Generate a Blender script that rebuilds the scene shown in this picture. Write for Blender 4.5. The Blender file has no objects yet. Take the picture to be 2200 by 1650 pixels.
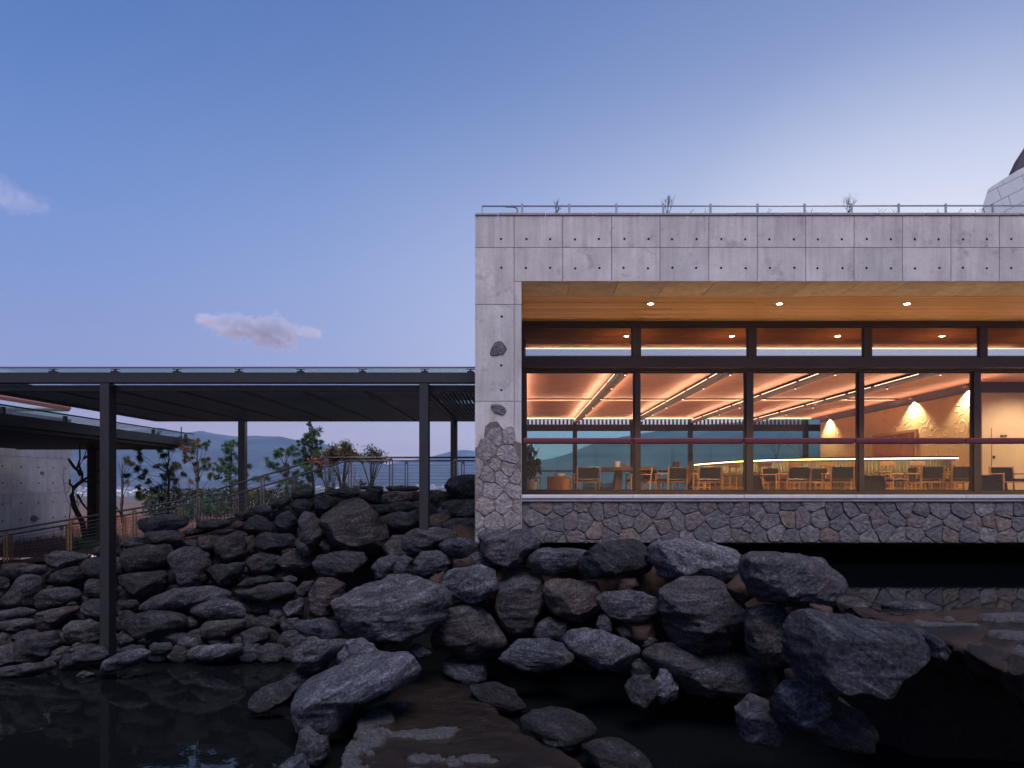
import bpy, bmesh, math, random
import numpy as np
from mathutils import Vector, Matrix
random.seed(7); RNG = np.random.default_rng(7)
S = bpy.context.scene
F = 1466.67; VX = 1112.0; VY = 1040.0      # focal length and vanishing point, in the photograph's pixels
R = math.radians

# ---------------------------------------------------------------- camera, sky, sun, exposure
cam = bpy.data.cameras.new('camera'); camo = bpy.data.objects.new('camera', cam); S.collection.objects.link(camo)
camo.location = (0, 0, 0); camo.rotation_euler = (R(90), 0, 0)
cam.lens = 24; cam.sensor_width = 36; cam.shift_x = -12/2200; cam.shift_y = 215/2200
cam.clip_start = 0.05; cam.clip_end = 40000
S.camera = camo
S.view_settings.view_transform = 'Standard'; S.view_settings.look = 'None'
S.view_settings.exposure = 0.0; S.view_settings.gamma = 1.0; S.view_settings.use_curve_mapping = False
S.render.engine = 'CYCLES'
S.cycles.use_denoising = True
S.cycles.max_bounces = 7; S.cycles.diffuse_bounces = 3; S.cycles.glossy_bounces = 3
S.cycles.transparent_max_bounces = 24; S.cycles.transmission_bounces = 4; S.cycles.volume_bounces = 2
S.cycles.sample_clamp_indirect = 4.0
S.cycles.caustics_reflective = False; S.cycles.caustics_refractive = False

def lin(r, g, b):
    f = lambda c: (c/255/12.92) if c/255 <= .04045 else ((c/255+.055)/1.055)**2.4
    return (f(r), f(g), f(b))

SUN_EL, SUN_AZ = R(62), R(170)      # soft twilight glow from the open sky behind the camera
def world():
    w = bpy.data.worlds.new('World'); S.world = w; w.use_nodes = True
    nt = w.node_tree; N = nt.nodes; L = nt.links; N.clear()
    out = N.new('ShaderNodeOutputWorld'); tc = N.new('ShaderNodeTexCoord')
    sep = N.new('ShaderNodeSeparateXYZ'); L.new(tc.outputs['Generated'], sep.inputs[0])
    def ramp(stops):
        r = N.new('ShaderNodeValToRGB'); e = r.color_ramp.elements
        r.color_ramp.interpolation = 'B_SPLINE'
        while len(e) < len(stops): e.new(.5)
        for k, (p, c) in enumerate(stops): e[k].position = p; e[k].color = (*c, 1)
        return r
    def math_(op, a, b=None, clamp=False):
        m = N.new('ShaderNodeMath'); m.operation = op; m.use_clamp = clamp
        for i, v in enumerate((a, b)):
            if v is None: continue
            if isinstance(v, (int, float)): m.inputs[i].default_value = v
            else: L.new(v, m.inputs[i])
        return m.outputs[0]
    up = ramp([(0.0, lin(246, 212, 228)), (.05, lin(222, 196, 222)), (.09, lin(172, 170, 214)), (.14, lin(144, 157, 211)), (.24, lin(125, 150, 210)), (.34, lin(106, 141, 207)),
               (.48, lin(80, 120, 186)), (.62, lin(68, 107, 176)), (1.0, lin(42, 70, 130))])
    L.new(sep.outputs['Z'], up.inputs[0])
    # the brighter quarter of the sky, towards the sunset behind the building on the right
    dp = N.new('ShaderNodeVectorMath'); dp.operation = 'DOT_PRODUCT'
    g = Vector((.605, 1.0, .286)).normalized(); dp.inputs[1].default_value = g
    L.new(tc.outputs['Generated'], dp.inputs[0])
    gl = ramp([(0.0, (0, 0, 0)), (.45, (.02, .02, .02)), (.70, (.16, .16, .16)), (.84, (.32, .32, .32)), (.95, (.56, .56, .56)), (.995, (1, 1, 1))])
    L.new(dp.outputs['Value'], gl.inputs[0])
    mx = N.new('ShaderNodeMix'); mx.data_type = 'RGBA'
    zf = ramp([(.0, (1, 1, 1)), (.2, (1, 1, 1)), (.36, (.74, .74, .74)), (.5, (.26, .26, .26)), (.65, (.2, .2, .2)), (1, (.1, .1, .1))]); L.new(sep.outputs['Z'], zf.inputs[0])
    L.new(math_('MULTIPLY', math_('MULTIPLY', gl.outputs[0], zf.outputs[0]), 1.2, True), mx.inputs['Factor']); L.new(up.outputs[0], mx.inputs['A'])
    mx.inputs['B'].default_value = (*lin(236, 238, 252), 1)
    # darkening to the west edge is part of the same falloff
    sky = N.new('ShaderNodeTexSky'); sky.sky_type = 'NISHITA'; sky.sun_disc = False
    sky.sun_elevation = SUN_EL; sky.sun_rotation = SUN_AZ
    bg1 = N.new('ShaderNodeBackground'); bg2 = N.new('ShaderNodeBackground'); ad = N.new('ShaderNodeAddShader')
    L.new(mx.outputs['Result'], bg1.inputs[0]); bg1.inputs[1].default_value = 1.0
    L.new(sky.outputs[0], bg2.inputs[0]); bg2.inputs[1].default_value = 0.004
    L.new(bg1.outputs[0], ad.inputs[0]); L.new(bg2.outputs[0], ad.inputs[1]); L.new(ad.outputs[0], out.inputs['Surface'])
world()
sl = bpy.data.lights.new('sun', 'SUN'); so = bpy.data.objects.new('sun', sl); S.collection.objects.link(so)
sl.energy = 3.5; sl.angle = R(34); sl.color = (1.0, .93, .97)
d = Vector((math.sin(SUN_AZ)*math.cos(SUN_EL), math.cos(SUN_AZ)*math.cos(SUN_EL), math.sin(SUN_EL)))
so.rotation_euler = d.to_track_quat('Z', 'Y').to_euler(); so.location = d*30

# ---------------------------------------------------------------- helpers
def P(px, py, d):                      # a point of the place, from where it shows in the photograph and how far off it is
    return ((px-VX)*d/F, d, (VY-py)*d/F)
WL = {}                                # world place of every Empty and part
def tag(o, label=None, cat=None, group=None, kind=None):
    if label: o['label'] = label
    if cat: o['category'] = cat
    if group: o['group'] = group
    if kind: o['kind'] = kind
    return o
def thing(name, loc, label, cat, group=None):
    o = bpy.data.objects.new(name, None); S.collection.objects.link(o); o.location = loc
    o.empty_display_size = .2; WL[o.name] = Vector(loc)
    return tag(o, label, cat, group)
def link_mesh(name, me, c, parent=None):
    o = bpy.data.objects.new(name, me); S.collection.objects.link(o); c = Vector(c)
    if parent is not None:
        o.parent = parent; o.location = c - WL[parent.name]
    else: o.location = c
    WL[o.name] = c
    return o
def np_mesh(name, v, f, mat=None, smooth=False, mats=None, mi=None):
    """v (n,3) array, f list of tuples or (m,k) array"""
    me = bpy.data.meshes.new(name)
    v = np.asarray(v, dtype=np.float32)
    if isinstance(f, np.ndarray):
        m, k = f.shape
        me.vertices.add(len(v)); me.vertices.foreach_set('co', v.ravel())
        me.loops.add(m*k); me.loops.foreach_set('vertex_index', f.ravel().astype(np.int32))
        me.polygons.add(m); me.polygons.foreach_set('loop_start', np.arange(0, m*k, k, dtype=np.int32))
        me.update(calc_edges=True)
    else:
        me.from_pydata(v.tolist(), [], f); me.update()
    if mat: me.materials.append(mat)
    if mats:
        for q in mats: me.materials.append(q)
        me.polygons.foreach_set('material_index', np.asarray(mi, dtype=np.int32))
    me.polygons.foreach_set('use_smooth', np.full(len(me.polygons), smooth))
    me.update()
    return me
class MB:
    def __init__(s): s.v = []; s.f = []
    def add(s, vs, fs):
        n = len(s.v); s.v += [tuple(p) for p in vs]; s.f += [tuple(i+n for i in f) for f in fs]; return s
    def box(s, x0, x1, y0, y1, z0, z1, M=None, b=0.0):
        if b > 0:                       # chamfered box
            xs, ys, zs = (x0, x1), (y0, y1), (z0, z1); vs = []; idx = {}
            for i in (0, 1):
                for j in (0, 1):
                    for k in (0, 1):
                        sx, sy, sz = (1, -1)[i]*b, (1, -1)[j]*b, (1, -1)[k]*b
                        for a, off in enumerate(((0, sy, sz), (sx, 0, sz), (sx, sy, 0))):
                            idx[i, j, k, a] = len(vs); vs.append((xs[i]+off[0], ys[j]+off[1], zs[k]+off[2]))
            fs = []
            for i in (0, 1): fs.append([idx[i, 0, 0, 0], idx[i, 1, 0, 0], idx[i, 1, 1, 0], idx[i, 0, 1, 0]][::(-1 if i == 0 else 1)])
            for j in (0, 1): fs.append([idx[0, j, 0, 1], idx[0, j, 1, 1], idx[1, j, 1, 1], idx[1, j, 0, 1]][::(-1 if j == 0 else 1)])
            for k in (0, 1): fs.append([idx[0, 0, k, 2], idx[1, 0, k, 2], idx[1, 1, k, 2], idx[0, 1, k, 2]][::(-1 if k == 0 else 1)])
            for i in (0, 1):
                for j in (0, 1): fs.append([idx[i, j, 0, 0], idx[i, j, 1, 0], idx[i, j, 1, 1], idx[i, j, 0, 1]])
                for k in (0, 1): fs.append([idx[i, 0, k, 0], idx[i, 1, k, 0], idx[i, 1, k, 2], idx[i, 0, k, 2]])
            for j in (0, 1):
                for k in (0, 1): fs.append([idx[0, j, k, 1], idx[1, j, k, 1], idx[1, j, k, 2], idx[0, j, k, 2]])
            for i in (0, 1):
                for j in (0, 1):
                    for k in (0, 1): fs.append([idx[i, j, k, 0], idx[i, j, k, 1], idx[i, j, k, 2]])
        else:
            vs = [(x, y, z) for x in (x0, x1) for y in (y0, y1) for z in (z0, z1)]
            fs = [(0, 1, 3, 2), (4, 6, 7, 5), (0, 4, 5, 1), (2, 3, 7, 6), (0, 2, 6, 4), (1, 5, 7, 3)]
        if M is not None: vs = [M @ Vector(p) for p in vs]
        return s.add(vs, fs)
    def tube(s, pts, r, n=8, cap=True):
        pts = [Vector(p) for p in pts]; rs = r if isinstance(r, (list, tuple)) else [r]*len(pts)
        vs = []; fs = []; ref = Vector((0, 0, 1))
        for k, p in enumerate(pts):
            t = (pts[min(k+1, len(pts)-1)]-pts[max(k-1, 0)]).normalized()
            a = t.cross(ref if abs(t.dot(ref)) < .95 else Vector((1, 0, 0))).normalized(); b_ = t.cross(a)
            for i in range(n):
                an = 2*math.pi*i/n; vs.append(p+(a*math.cos(an)+b_*math.sin(an))*rs[k])
        for k in range(len(pts)-1):
            for i in range(n):
                j = (i+1) % n; fs.append((k*n+i, k*n+j, (k+1)*n+j, (k+1)*n+i))
        if cap: fs.append(tuple(range(n))[::-1]); fs.append(tuple((len(pts)-1)*n+i for i in range(n)))
        return s.add(vs, fs)
    def lathe(s, prof, c, n=24):
        vs = []; fs = []
        for (r, z) in prof:
            for i in range(n):
                a = 2*math.pi*i/n; vs.append((c[0]+r*math.cos(a), c[1]+r*math.sin(a), c[2]+z))
        for k in range(len(prof)-1):
            for i in range(n):
                j = (i+1) % n; fs.append((k*n+i, k*n+j, (k+1)*n+j, (k+1)*n+i))
        fs.append(tuple(range(n))[::-1]); fs.append(tuple((len(prof)-1)*n+i for i in range(n)))
        return s.add(vs, fs)
    def prism(s, poly, y0, y1):        # polygon in x,z pushed along y
        n = len(poly)
        vs = [(x, y0, z) for x, z in poly]+[(x, y1, z) for x, z in poly]
        fs = [tuple(range(n)), tuple(range(2*n-1, n-1, -1))]+[(i, i+n, (i+1) % n+n, (i+1) % n) for i in range(n)]
        return s.add(vs, fs)
    def hprism(s, poly, z0, z1):       # polygon in x,y pushed along z
        n = len(poly)
        vs = [(x, y, z0) for x, y in poly]+[(x, y, z1) for x, y in poly]
        fs = [tuple(range(n))[::-1], tuple(range(n, 2*n))]+[(i, (i+1) % n, (i+1) % n+n, i+n) for i in range(n)]
        return s.add(vs, fs)
    def build(s, name, mat, parent=None, smooth=False, org=None):
        v = np.array(s.v, dtype=np.float64)
        c = np.array(org if org is not None else ((v[:, 0].min()+v[:, 0].max())/2, (v[:, 1].min()+v[:, 1].max())/2, v[:, 2].min()))
        me = np_mesh(name, v-c, s.f, mat, smooth)
        bm = bmesh.new(); bm.from_mesh(me); bmesh.ops.recalc_face_normals(bm, faces=bm.faces); bm.to_mesh(me); bm.free()
        return link_mesh(name, me, c, parent)
def bx(name, x0, x1, y0, y1, z0, z1, mat, parent=None, b=0.0):
    return MB().box(x0, x1, y0, y1, z0, z1, b=b).build(name, mat, parent)
def copy_tree(o, parent=None):
    c = o.copy(); S.collection.objects.link(c)
    if parent is not None: c.parent = parent
    for ch in [x for x in S.objects if x.parent is o]: copy_tree(ch, c)
    return c

# numpy value noise
def _h(ix, iy, iz, seed):
    n = (ix*374761393 + iy*668265263 + iz*2147483647 + seed*1274126177) & 0xffffffff
    n = ((n ^ (n >> 13))*1274126177) & 0xffffffff
    n = n ^ (n >> 16)
    return (n & 0xffff)/65535.0
def vnoise(p, seed=0):
    i = np.floor(p).astype(np.int64); f = p-i; u = f*f*(3-2*f); r = 0
    for a in (0, 1):
        for b in (0, 1):
            for c in (0, 1):
                w = (u[:, 0] if a else 1-u[:, 0])*(u[:, 1] if b else 1-u[:, 1])*(u[:, 2] if c else 1-u[:, 2])
                r = r + w*_h(i[:, 0]+a, i[:, 1]+b, i[:, 2]+c, seed)
    return r*2-1
def fbm(p, seed=0, oct=4, ridged=False):
    r = 0; a = 1.0; t = 0
    for k in range(oct):
        n = vnoise(p*(2.03**k)+17.3*k, seed+k)
        if ridged: n = 1-2*np.abs(n)
        r = r+a*n; t += a; a *= .5
    return r/t

# ---------------------------------------------------------------- materials
def nodes(name):
    m = bpy.data.materials.new(name); m.use_nodes = True
    return m, m.node_tree.nodes, m.node_tree.links, m.node_tree.nodes['Principled BSDF']
def ramp_(N, stops, interp='LINEAR'):
    r = N.new('ShaderNodeValToRGB'); e = r.color_ramp.elements; r.color_ramp.interpolation = interp
    while len(e) < len(stops): e.new(.5)
    for k, (p, c) in enumerate(stops): e[k].position = p; e[k].color = (*c, 1) if len(c) == 3 else c
    return r
def coords(N, L, scale=(1, 1, 1), rnd=True, rot=(0, 0, 0)):
    tc = N.new('ShaderNodeTexCoord'); mp = N.new('ShaderNodeMapping'); mp.inputs['Scale'].default_value = scale
    mp.inputs['Rotation'].default_value = rot
    L.new(tc.outputs['Object'], mp.inputs[0])
    if rnd:
        oi = N.new('ShaderNodeObjectInfo'); mu = N.new('ShaderNodeMath'); mu.operation = 'MULTIPLY'; mu.inputs[1].default_value = 37.0
        L.new(oi.outputs['Random'], mu.inputs[0]); L.new(mu.outputs[0], mp.inputs['Location'])
    return mp.outputs[0]
def noise(N, L, vec, scale, detail=6, rough=.6, dist=0):
    n = N.new('ShaderNodeTexNoise'); n.inputs['Scale'].default_value = scale; n.inputs['Detail'].default_value = detail
    n.inputs['Roughness'].default_value = rough; n.inputs['Distortion'].default_value = dist; L.new(vec, n.inputs['Vector']); return n
def mixc(N, L, fac, a, b, mode='MIX'):
    m = N.new('ShaderNodeMix'); m.data_type = 'RGBA'; m.blend_type = mode
    for s_, v in ((m.inputs['Factor'], fac), (m.inputs['A'], a), (m.inputs['B'], b)):
        if isinstance(v, (int, float)): s_.default_value = v
        elif isinstance(v, tuple): s_.default_value = (*v, 1)
        else: L.new(v, s_)
    return m.outputs['Result']
def mth(N, L, op, a, b=0.0, clamp=False):
    m = N.new('ShaderNodeMath'); m.operation = op; m.use_clamp = clamp
    for i, v in enumerate((a, b)):
        if isinstance(v, (int, float)): m.inputs[i].default_value = v
        else: L.new(v, m.inputs[i])
    return m.outputs[0]
def bump(N, L, bsdf, h, strength=.5, dist=.02, prev=None):
    b = N.new('ShaderNodeBump'); b.inputs['Strength'].default_value = strength; b.inputs['Distance'].default_value = dist
    L.new(h, b.inputs['Height'])
    if prev is not None: L.new(prev, b.inputs['Normal'])
    L.new(b.outputs[0], bsdf.inputs['Normal']); return b.outputs[0]
def rndval(N): return N.new('ShaderNodeObjectInfo').outputs['Random']

def m_plain(name, c, rough=.6, metal=0.0, var=.25, scale=8, bmp=.15, bd=.004):
    m, N, L, B = nodes(name); v = coords(N, L)
    n = noise(N, L, v, scale)
    r = ramp_(N, [(.3, tuple(x*(1-var) for x in c)), (.7, tuple(min(1, x*(1+var)) for x in c))]); L.new(n.outputs[0], r.inputs[0])
    L.new(r.outputs[0], B.inputs['Base Color']); B.inputs['Metallic'].default_value = metal
    rr = ramp_(N, [(.3, (rough*.8,)*3), (.7, (min(1, rough*1.2),)*3)]); n2 = noise(N, L, v, scale*3); L.new(n2.outputs[0], rr.inputs[0]); L.new(rr.outputs[0], B.inputs['Roughness'])
    if bmp: bump(N, L, B, n2.outputs[0], bmp, bd)
    return m
def m_emit(name, c, s):
    m, N, L, B = nodes(name); B.inputs['Base Color'].default_value = (*c, 1); B.inputs['Emission Color'].default_value = (*c, 1); B.inputs['Emission Strength'].default_value = s
    return m
def m_concrete(name, c=(.49, .475, .472), dark=1.0):
    m, N, L, B = nodes(name)
    v = coords(N, L); vs = coords(N, L, (5.5, 5.5, .55)); vf = coords(N, L, (16, 16, .9))
    big = noise(N, L, v, 1.3, 5, .6); st = noise(N, L, vs, 1.0, 5, .6); sf = noise(N, L, vf, 1.0, 3, .5); fine = noise(N, L, v, 30, 5, .7)
    a = ramp_(N, [(.28, (c[0]*.82, c[1]*.80, c[2]*.81)), (.5, (c[0]*.94, c[1]*.93, c[2]*.94)), (.72, (c[0]*1.10, c[1]*1.10, c[2]*1.10))]); L.new(big.outputs[0], a.inputs[0])
    b = ramp_(N, [(.28, (.80, .79, .79)), (.5, (.98, .98, .98)), (.75, (1.06, 1.06, 1.06))]); L.new(st.outputs[0], b.inputs[0])
    bb = ramp_(N, [(.3, (.94, .94, .94)), (.6, (1.02, 1.02, 1.02))]); L.new(sf.outputs[0], bb.inputs[0])
    e = ramp_(N, [(.3, (.88, .88, .88)), (.7, (1.08, 1.08, 1.08))]); L.new(fine.outputs[0], e.inputs[0])
    col = mixc(N, L, 1.0, a.outputs[0], b.outputs[0], 'MULTIPLY'); col = mixc(N, L, 1.0, col, bb.outputs[0], 'MULTIPLY'); col = mixc(N, L, 1.0, col, e.outputs[0], 'MULTIPLY')
    # darker blotches and air holes
    bl = noise(N, L, v, 3.1, 7, .72); br = ramp_(N, [(.55, (1, 1, 1)), (.66, (.72, .69, .70))]); L.new(bl.outputs[0], br.inputs[0])
    col = mixc(N, L, .8, col, br.outputs[0], 'MULTIPLY')
    vo = N.new('ShaderNodeTexVoronoi'); vo.inputs['Scale'].default_value = 9; L.new(v, vo.inputs['Vector'])
    vr = ramp_(N, [(.05, (.35, .33, .33)), (.09, (1, 1, 1))]); L.new(vo.outputs['Distance'], vr.inputs[0])
    col = mixc(N, L, .75, col, vr.outputs[0], 'MULTIPLY')
    ge = N.new('ShaderNodeNewGeometry'); sz = N.new('ShaderNodeSeparateXYZ'); L.new(ge.outputs['Position'], sz.inputs[0]); pv = N.new('ShaderNodeMapping'); pv.inputs['Scale'].default_value = (3.2, 3.2, .10); L.new(ge.outputs['Position'], pv.inputs[0])
    sn = noise(N, L, pv.outputs[0], 1.6, 6, .7); sr = ramp_(N, [(.46, (0, 0, 0)), (.68, (1, 1, 1))]); L.new(sn.outputs[0], sr.inputs[0])
    tz = mth(N, L, 'MULTIPLY', mth(N, L, 'SUBTRACT', sz.outputs[2], 4.75), .95, True); col = mixc(N, L, mth(N, L, 'MULTIPLY', mth(N, L, 'MULTIPLY', sr.outputs[0], tz), .55), col, (.22, .20, .20))
    rv = ramp_(N, [(0, (.90*dark, .90*dark, .91*dark)), (1, (1.06*dark, 1.05*dark, 1.05*dark))]); L.new(rndval(N), rv.inputs[0])
    col = mixc(N, L, 1.0, col, rv.outputs[0], 'MULTIPLY')
    L.new(col, B.inputs['Base Color']); B.inputs['Roughness'].default_value = .72; B.inputs['Specular IOR Level'].default_value = .3
    bump(N, L, B, fine.outputs[0], .25, .006)
    return m
def m_stone(name, stops, rough=.85, scale=14, bs=.9):
    m, N, L, B = nodes(name); v = coords(N, L)
    rc = ramp_(N, stops, 'CONSTANT'); L.new(rndval(N), rc.inputs[0])
    n = noise(N, L, v, scale, 8, .75, .3); n2 = noise(N, L, v, 3.5, 5, .7)
    e = ramp_(N, [(.28, (.34, .33, .35)), (.5, (.78, .77, .80)), (.72, (1.35, 1.33, 1.32))]); L.new(n.outputs[0], e.inputs[0])
    e2 = ramp_(N, [(.3, (.75, .75, .8)), (.7, (1.2, 1.16, 1.12))]); L.new(n2.outputs[0], e2.inputs[0])
    c = mixc(N, L, 1.0, rc.outputs[0], e.outputs[0], 'MULTIPLY'); c = mixc(N, L, 1.0, c, e2.outputs[0], 'MULTIPLY')
    L.new(c, B.inputs['Base Color']); B.inputs['Roughness'].default_value = rough; B.inputs['Specular IOR Level'].default_value = .25
    gr = noise(N, L, v, 55, 4, .8); pb = bump(N, L, B, n.outputs[0], bs, .04); bump(N, L, B, gr.outputs[0], .8, .02, pb)
    return m
def m_boulder(name, tint=(1, 1, 1), gain=1.0, brown=.25):
    m, N, L, B = nodes(name); v = coords(N, L)
    oi = N.new('ShaderNodeObjectInfo')
    tilt = N.new('ShaderNodeVectorRotate'); tilt.rotation_type = 'EULER_XYZ'; L.new(v, tilt.inputs['Vector'])
    cr = N.new('ShaderNodeCombineXYZ'); q = mth(N, L, 'SUBTRACT', oi.outputs['Random'], .5); q = mth(N, L, 'MULTIPLY', q, 1.3); L.new(q, cr.inputs[1]); L.new(cr.outputs[0], tilt.inputs['Rotation'])
    mp = N.new('ShaderNodeMapping'); mp.inputs['Scale'].default_value = (1.6, 1.6, 6.5); L.new(tilt.outputs[0], mp.inputs[0])
    st = noise(N, L, mp.outputs[0], 1.5, 9, .72, .6)
    grain = noise(N, L, v, 22, 8, .8); patch = noise(N, L, v, 2.2, 6, .65, .4); mica = noise(N, L, v, 60, 3, .6)
    a = ramp_(N, [(.32, (.012, .012, .015)), (.45, (.034, .035, .040)), (.56, (.056, .057, .064)), (.70, (.12, .12, .13))]); L.new(st.outputs[0], a.inputs[0])
    g = ramp_(N, [(.32, (.22, .22, .24)), (.47, (.90, .90, .90)), (.62, (2.5, 2.5, 2.5))]); L.new(grain.outputs[0], g.inputs[0])
    c = mixc(N, L, 1.0, a.outputs[0], g.outputs[0], 'MULTIPLY')
    pr = ramp_(N, [(.50, (0, 0, 0)), (.66, (brown, brown, brown))]); L.new(patch.outputs[0], pr.inputs[0])
    c = mixc(N, L, pr.outputs[0], c, (.105, .068, .052))
    mr = ramp_(N, [(.66, (0, 0, 0)), (.72, (.6, .6, .6))]); L.new(mica.outputs[0], mr.inputs[0])
    c = mixc(N, L, mr.outputs[0], c, (.22, .22, .24))
    rv = ramp_(N, [(0, (.62*gain*tint[0], .63*gain*tint[1], .66*gain*tint[2])), (.35, (.98*gain*tint[0], 1.0*gain*tint[1], 1.06*gain*tint[2])), (.65, (1.12*gain*tint[0], 1.02*gain*tint[1], .95*gain*tint[2])), (1, (1.5*gain*tint[0], 1.5*gain*tint[1], 1.55*gain*tint[2]))]); L.new(oi.outputs['Random'], rv.inputs[0])
    c = mixc(N, L, 1.0, c, rv.outputs[0], 'MULTIPLY')
    L.new(c, B.inputs['Base Color']); B.inputs['Roughness'].default_value = .88; B.inputs['Specular IOR Level'].default_value = .2
    p = bump(N, L, B, st.outputs[0], 1.0, .14); p2 = bump(N, L, B, grain.outputs[0], .9, .045, p)
    return m
def m_wood(name, dark, light, axis='x', rough=.55, gs=1.0):
    m, N, L, B = nodes(name); sc = {'x': (1.2, 14, 14), 'y': (14, 1.2, 14), 'z': (14, 14, 1.2)}[axis]
    v = coords(N, L, tuple(s*gs for s in sc)); n = noise(N, L, v, 2.0, 7, .65, .8)
    r = ramp_(N, [(.3, dark), (.7, light)]); L.new(n.outputs[0], r.inputs[0])
    rv = ramp_(N, [(0, (.78, .78, .78)), (1, (1.15, 1.13, 1.1))]); L.new(rndval(N), rv.inputs[0])
    c = mixc(N, L, 1.0, r.outputs[0], rv.outputs[0], 'MULTIPLY')
    L.new(c, B.inputs['Base Color']); B.inputs['Roughness'].default_value = rough; bump(N, L, B, n.outputs[0], .3, .004)
    return m
def m_glass(name, tint=(1, 1, 1), refl=.9, base=.04, milk=None):
    m = bpy.data.materials.new(name); m.use_nodes = True; N = m.node_tree.nodes; L = m.node_tree.links; N.clear()
    o = N.new('ShaderNodeOutputMaterial'); t = N.new('ShaderNodeBsdfTransparent'); t.inputs[0].default_value = (*tint, 1)
    g = N.new('ShaderNodeBsdfGlossy'); g.inputs['Roughness'].default_value = .01; g.inputs[0].default_value = (1, 1, 1, 1)
    lw = N.new('ShaderNodeLayerWeight'); lw.inputs['Blend'].default_value = .5
    f = mth(N, L, 'POWER', lw.outputs['Facing'], 5.0); f = mth(N, L, 'MULTIPLY', f, refl); f = mth(N, L, 'ADD', f, base, True)
    mx = N.new('ShaderNodeMixShader'); L.new(f, mx.inputs[0]); 
    if milk:
        dd = N.new('ShaderNodeBsdfDiffuse'); dd.inputs[0].default_value = (*milk[:3], 1); m2 = N.new('ShaderNodeMixShader'); m2.inputs[0].default_value = milk[3]
        L.new(t.outputs[0], m2.inputs[1]); L.new(dd.outputs[0], m2.inputs[2]); L.new(m2.outputs[0], mx.inputs[1])
    else: L.new(t.outputs[0], mx.inputs[1])
    L.new(g.outputs[0], mx.inputs[2]); L.new(mx.outputs[0], o.inputs[0])
    return m
def m_water(name, c=(.004, .005, .006), ripple=.05):
    m, N, L, B = nodes(name); B.inputs['Base Color'].default_value = (*c, 1); B.inputs['Roughness'].default_value = .03; B.inputs['IOR'].default_value = 1.33
    v = coords(N, L, (1, 1, 1), False); n = noise(N, L, v, 3.0, 3, .5); bump(N, L, B, n.outputs[0], ripple, .05)
    return m
def m_scallop(name):
    m, N, L, B = nodes(name); v = coords(N, L, (1, 1, 1), False)
    B.inputs['Base Color'].default_value = (.80, .66, .48, 1); B.inputs['Roughness'].default_value = .9
    vo = N.new('ShaderNodeTexVoronoi'); vo.inputs['Scale'].default_value = 1.5; vo.feature = 'F1'; L.new(v, vo.inputs['Vector'])
    w = mth(N, L, 'MULTIPLY', vo.outputs['Distance'], 26.0); w = mth(N, L, 'SINE', w); w = mth(N, L, 'POWER', mth(N, L, 'MAXIMUM', w, 0.0), 6.0)
    n = noise(N, L, v, 1.6, 4, .6); r = ramp_(N, [(.46, (0, 0, 0)), (.56, (1, 1, 1))]); L.new(n.outputs[0], r.inputs[0])
    h = mth(N, L, 'MULTIPLY', w, r.outputs[0]); p = bump(N, L, B, h, 1.0, .05); n2 = noise(N, L, v, 9, 5, .6); bump(N, L, B, n2.outputs[0], .3, .02, p)
    return m

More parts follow.
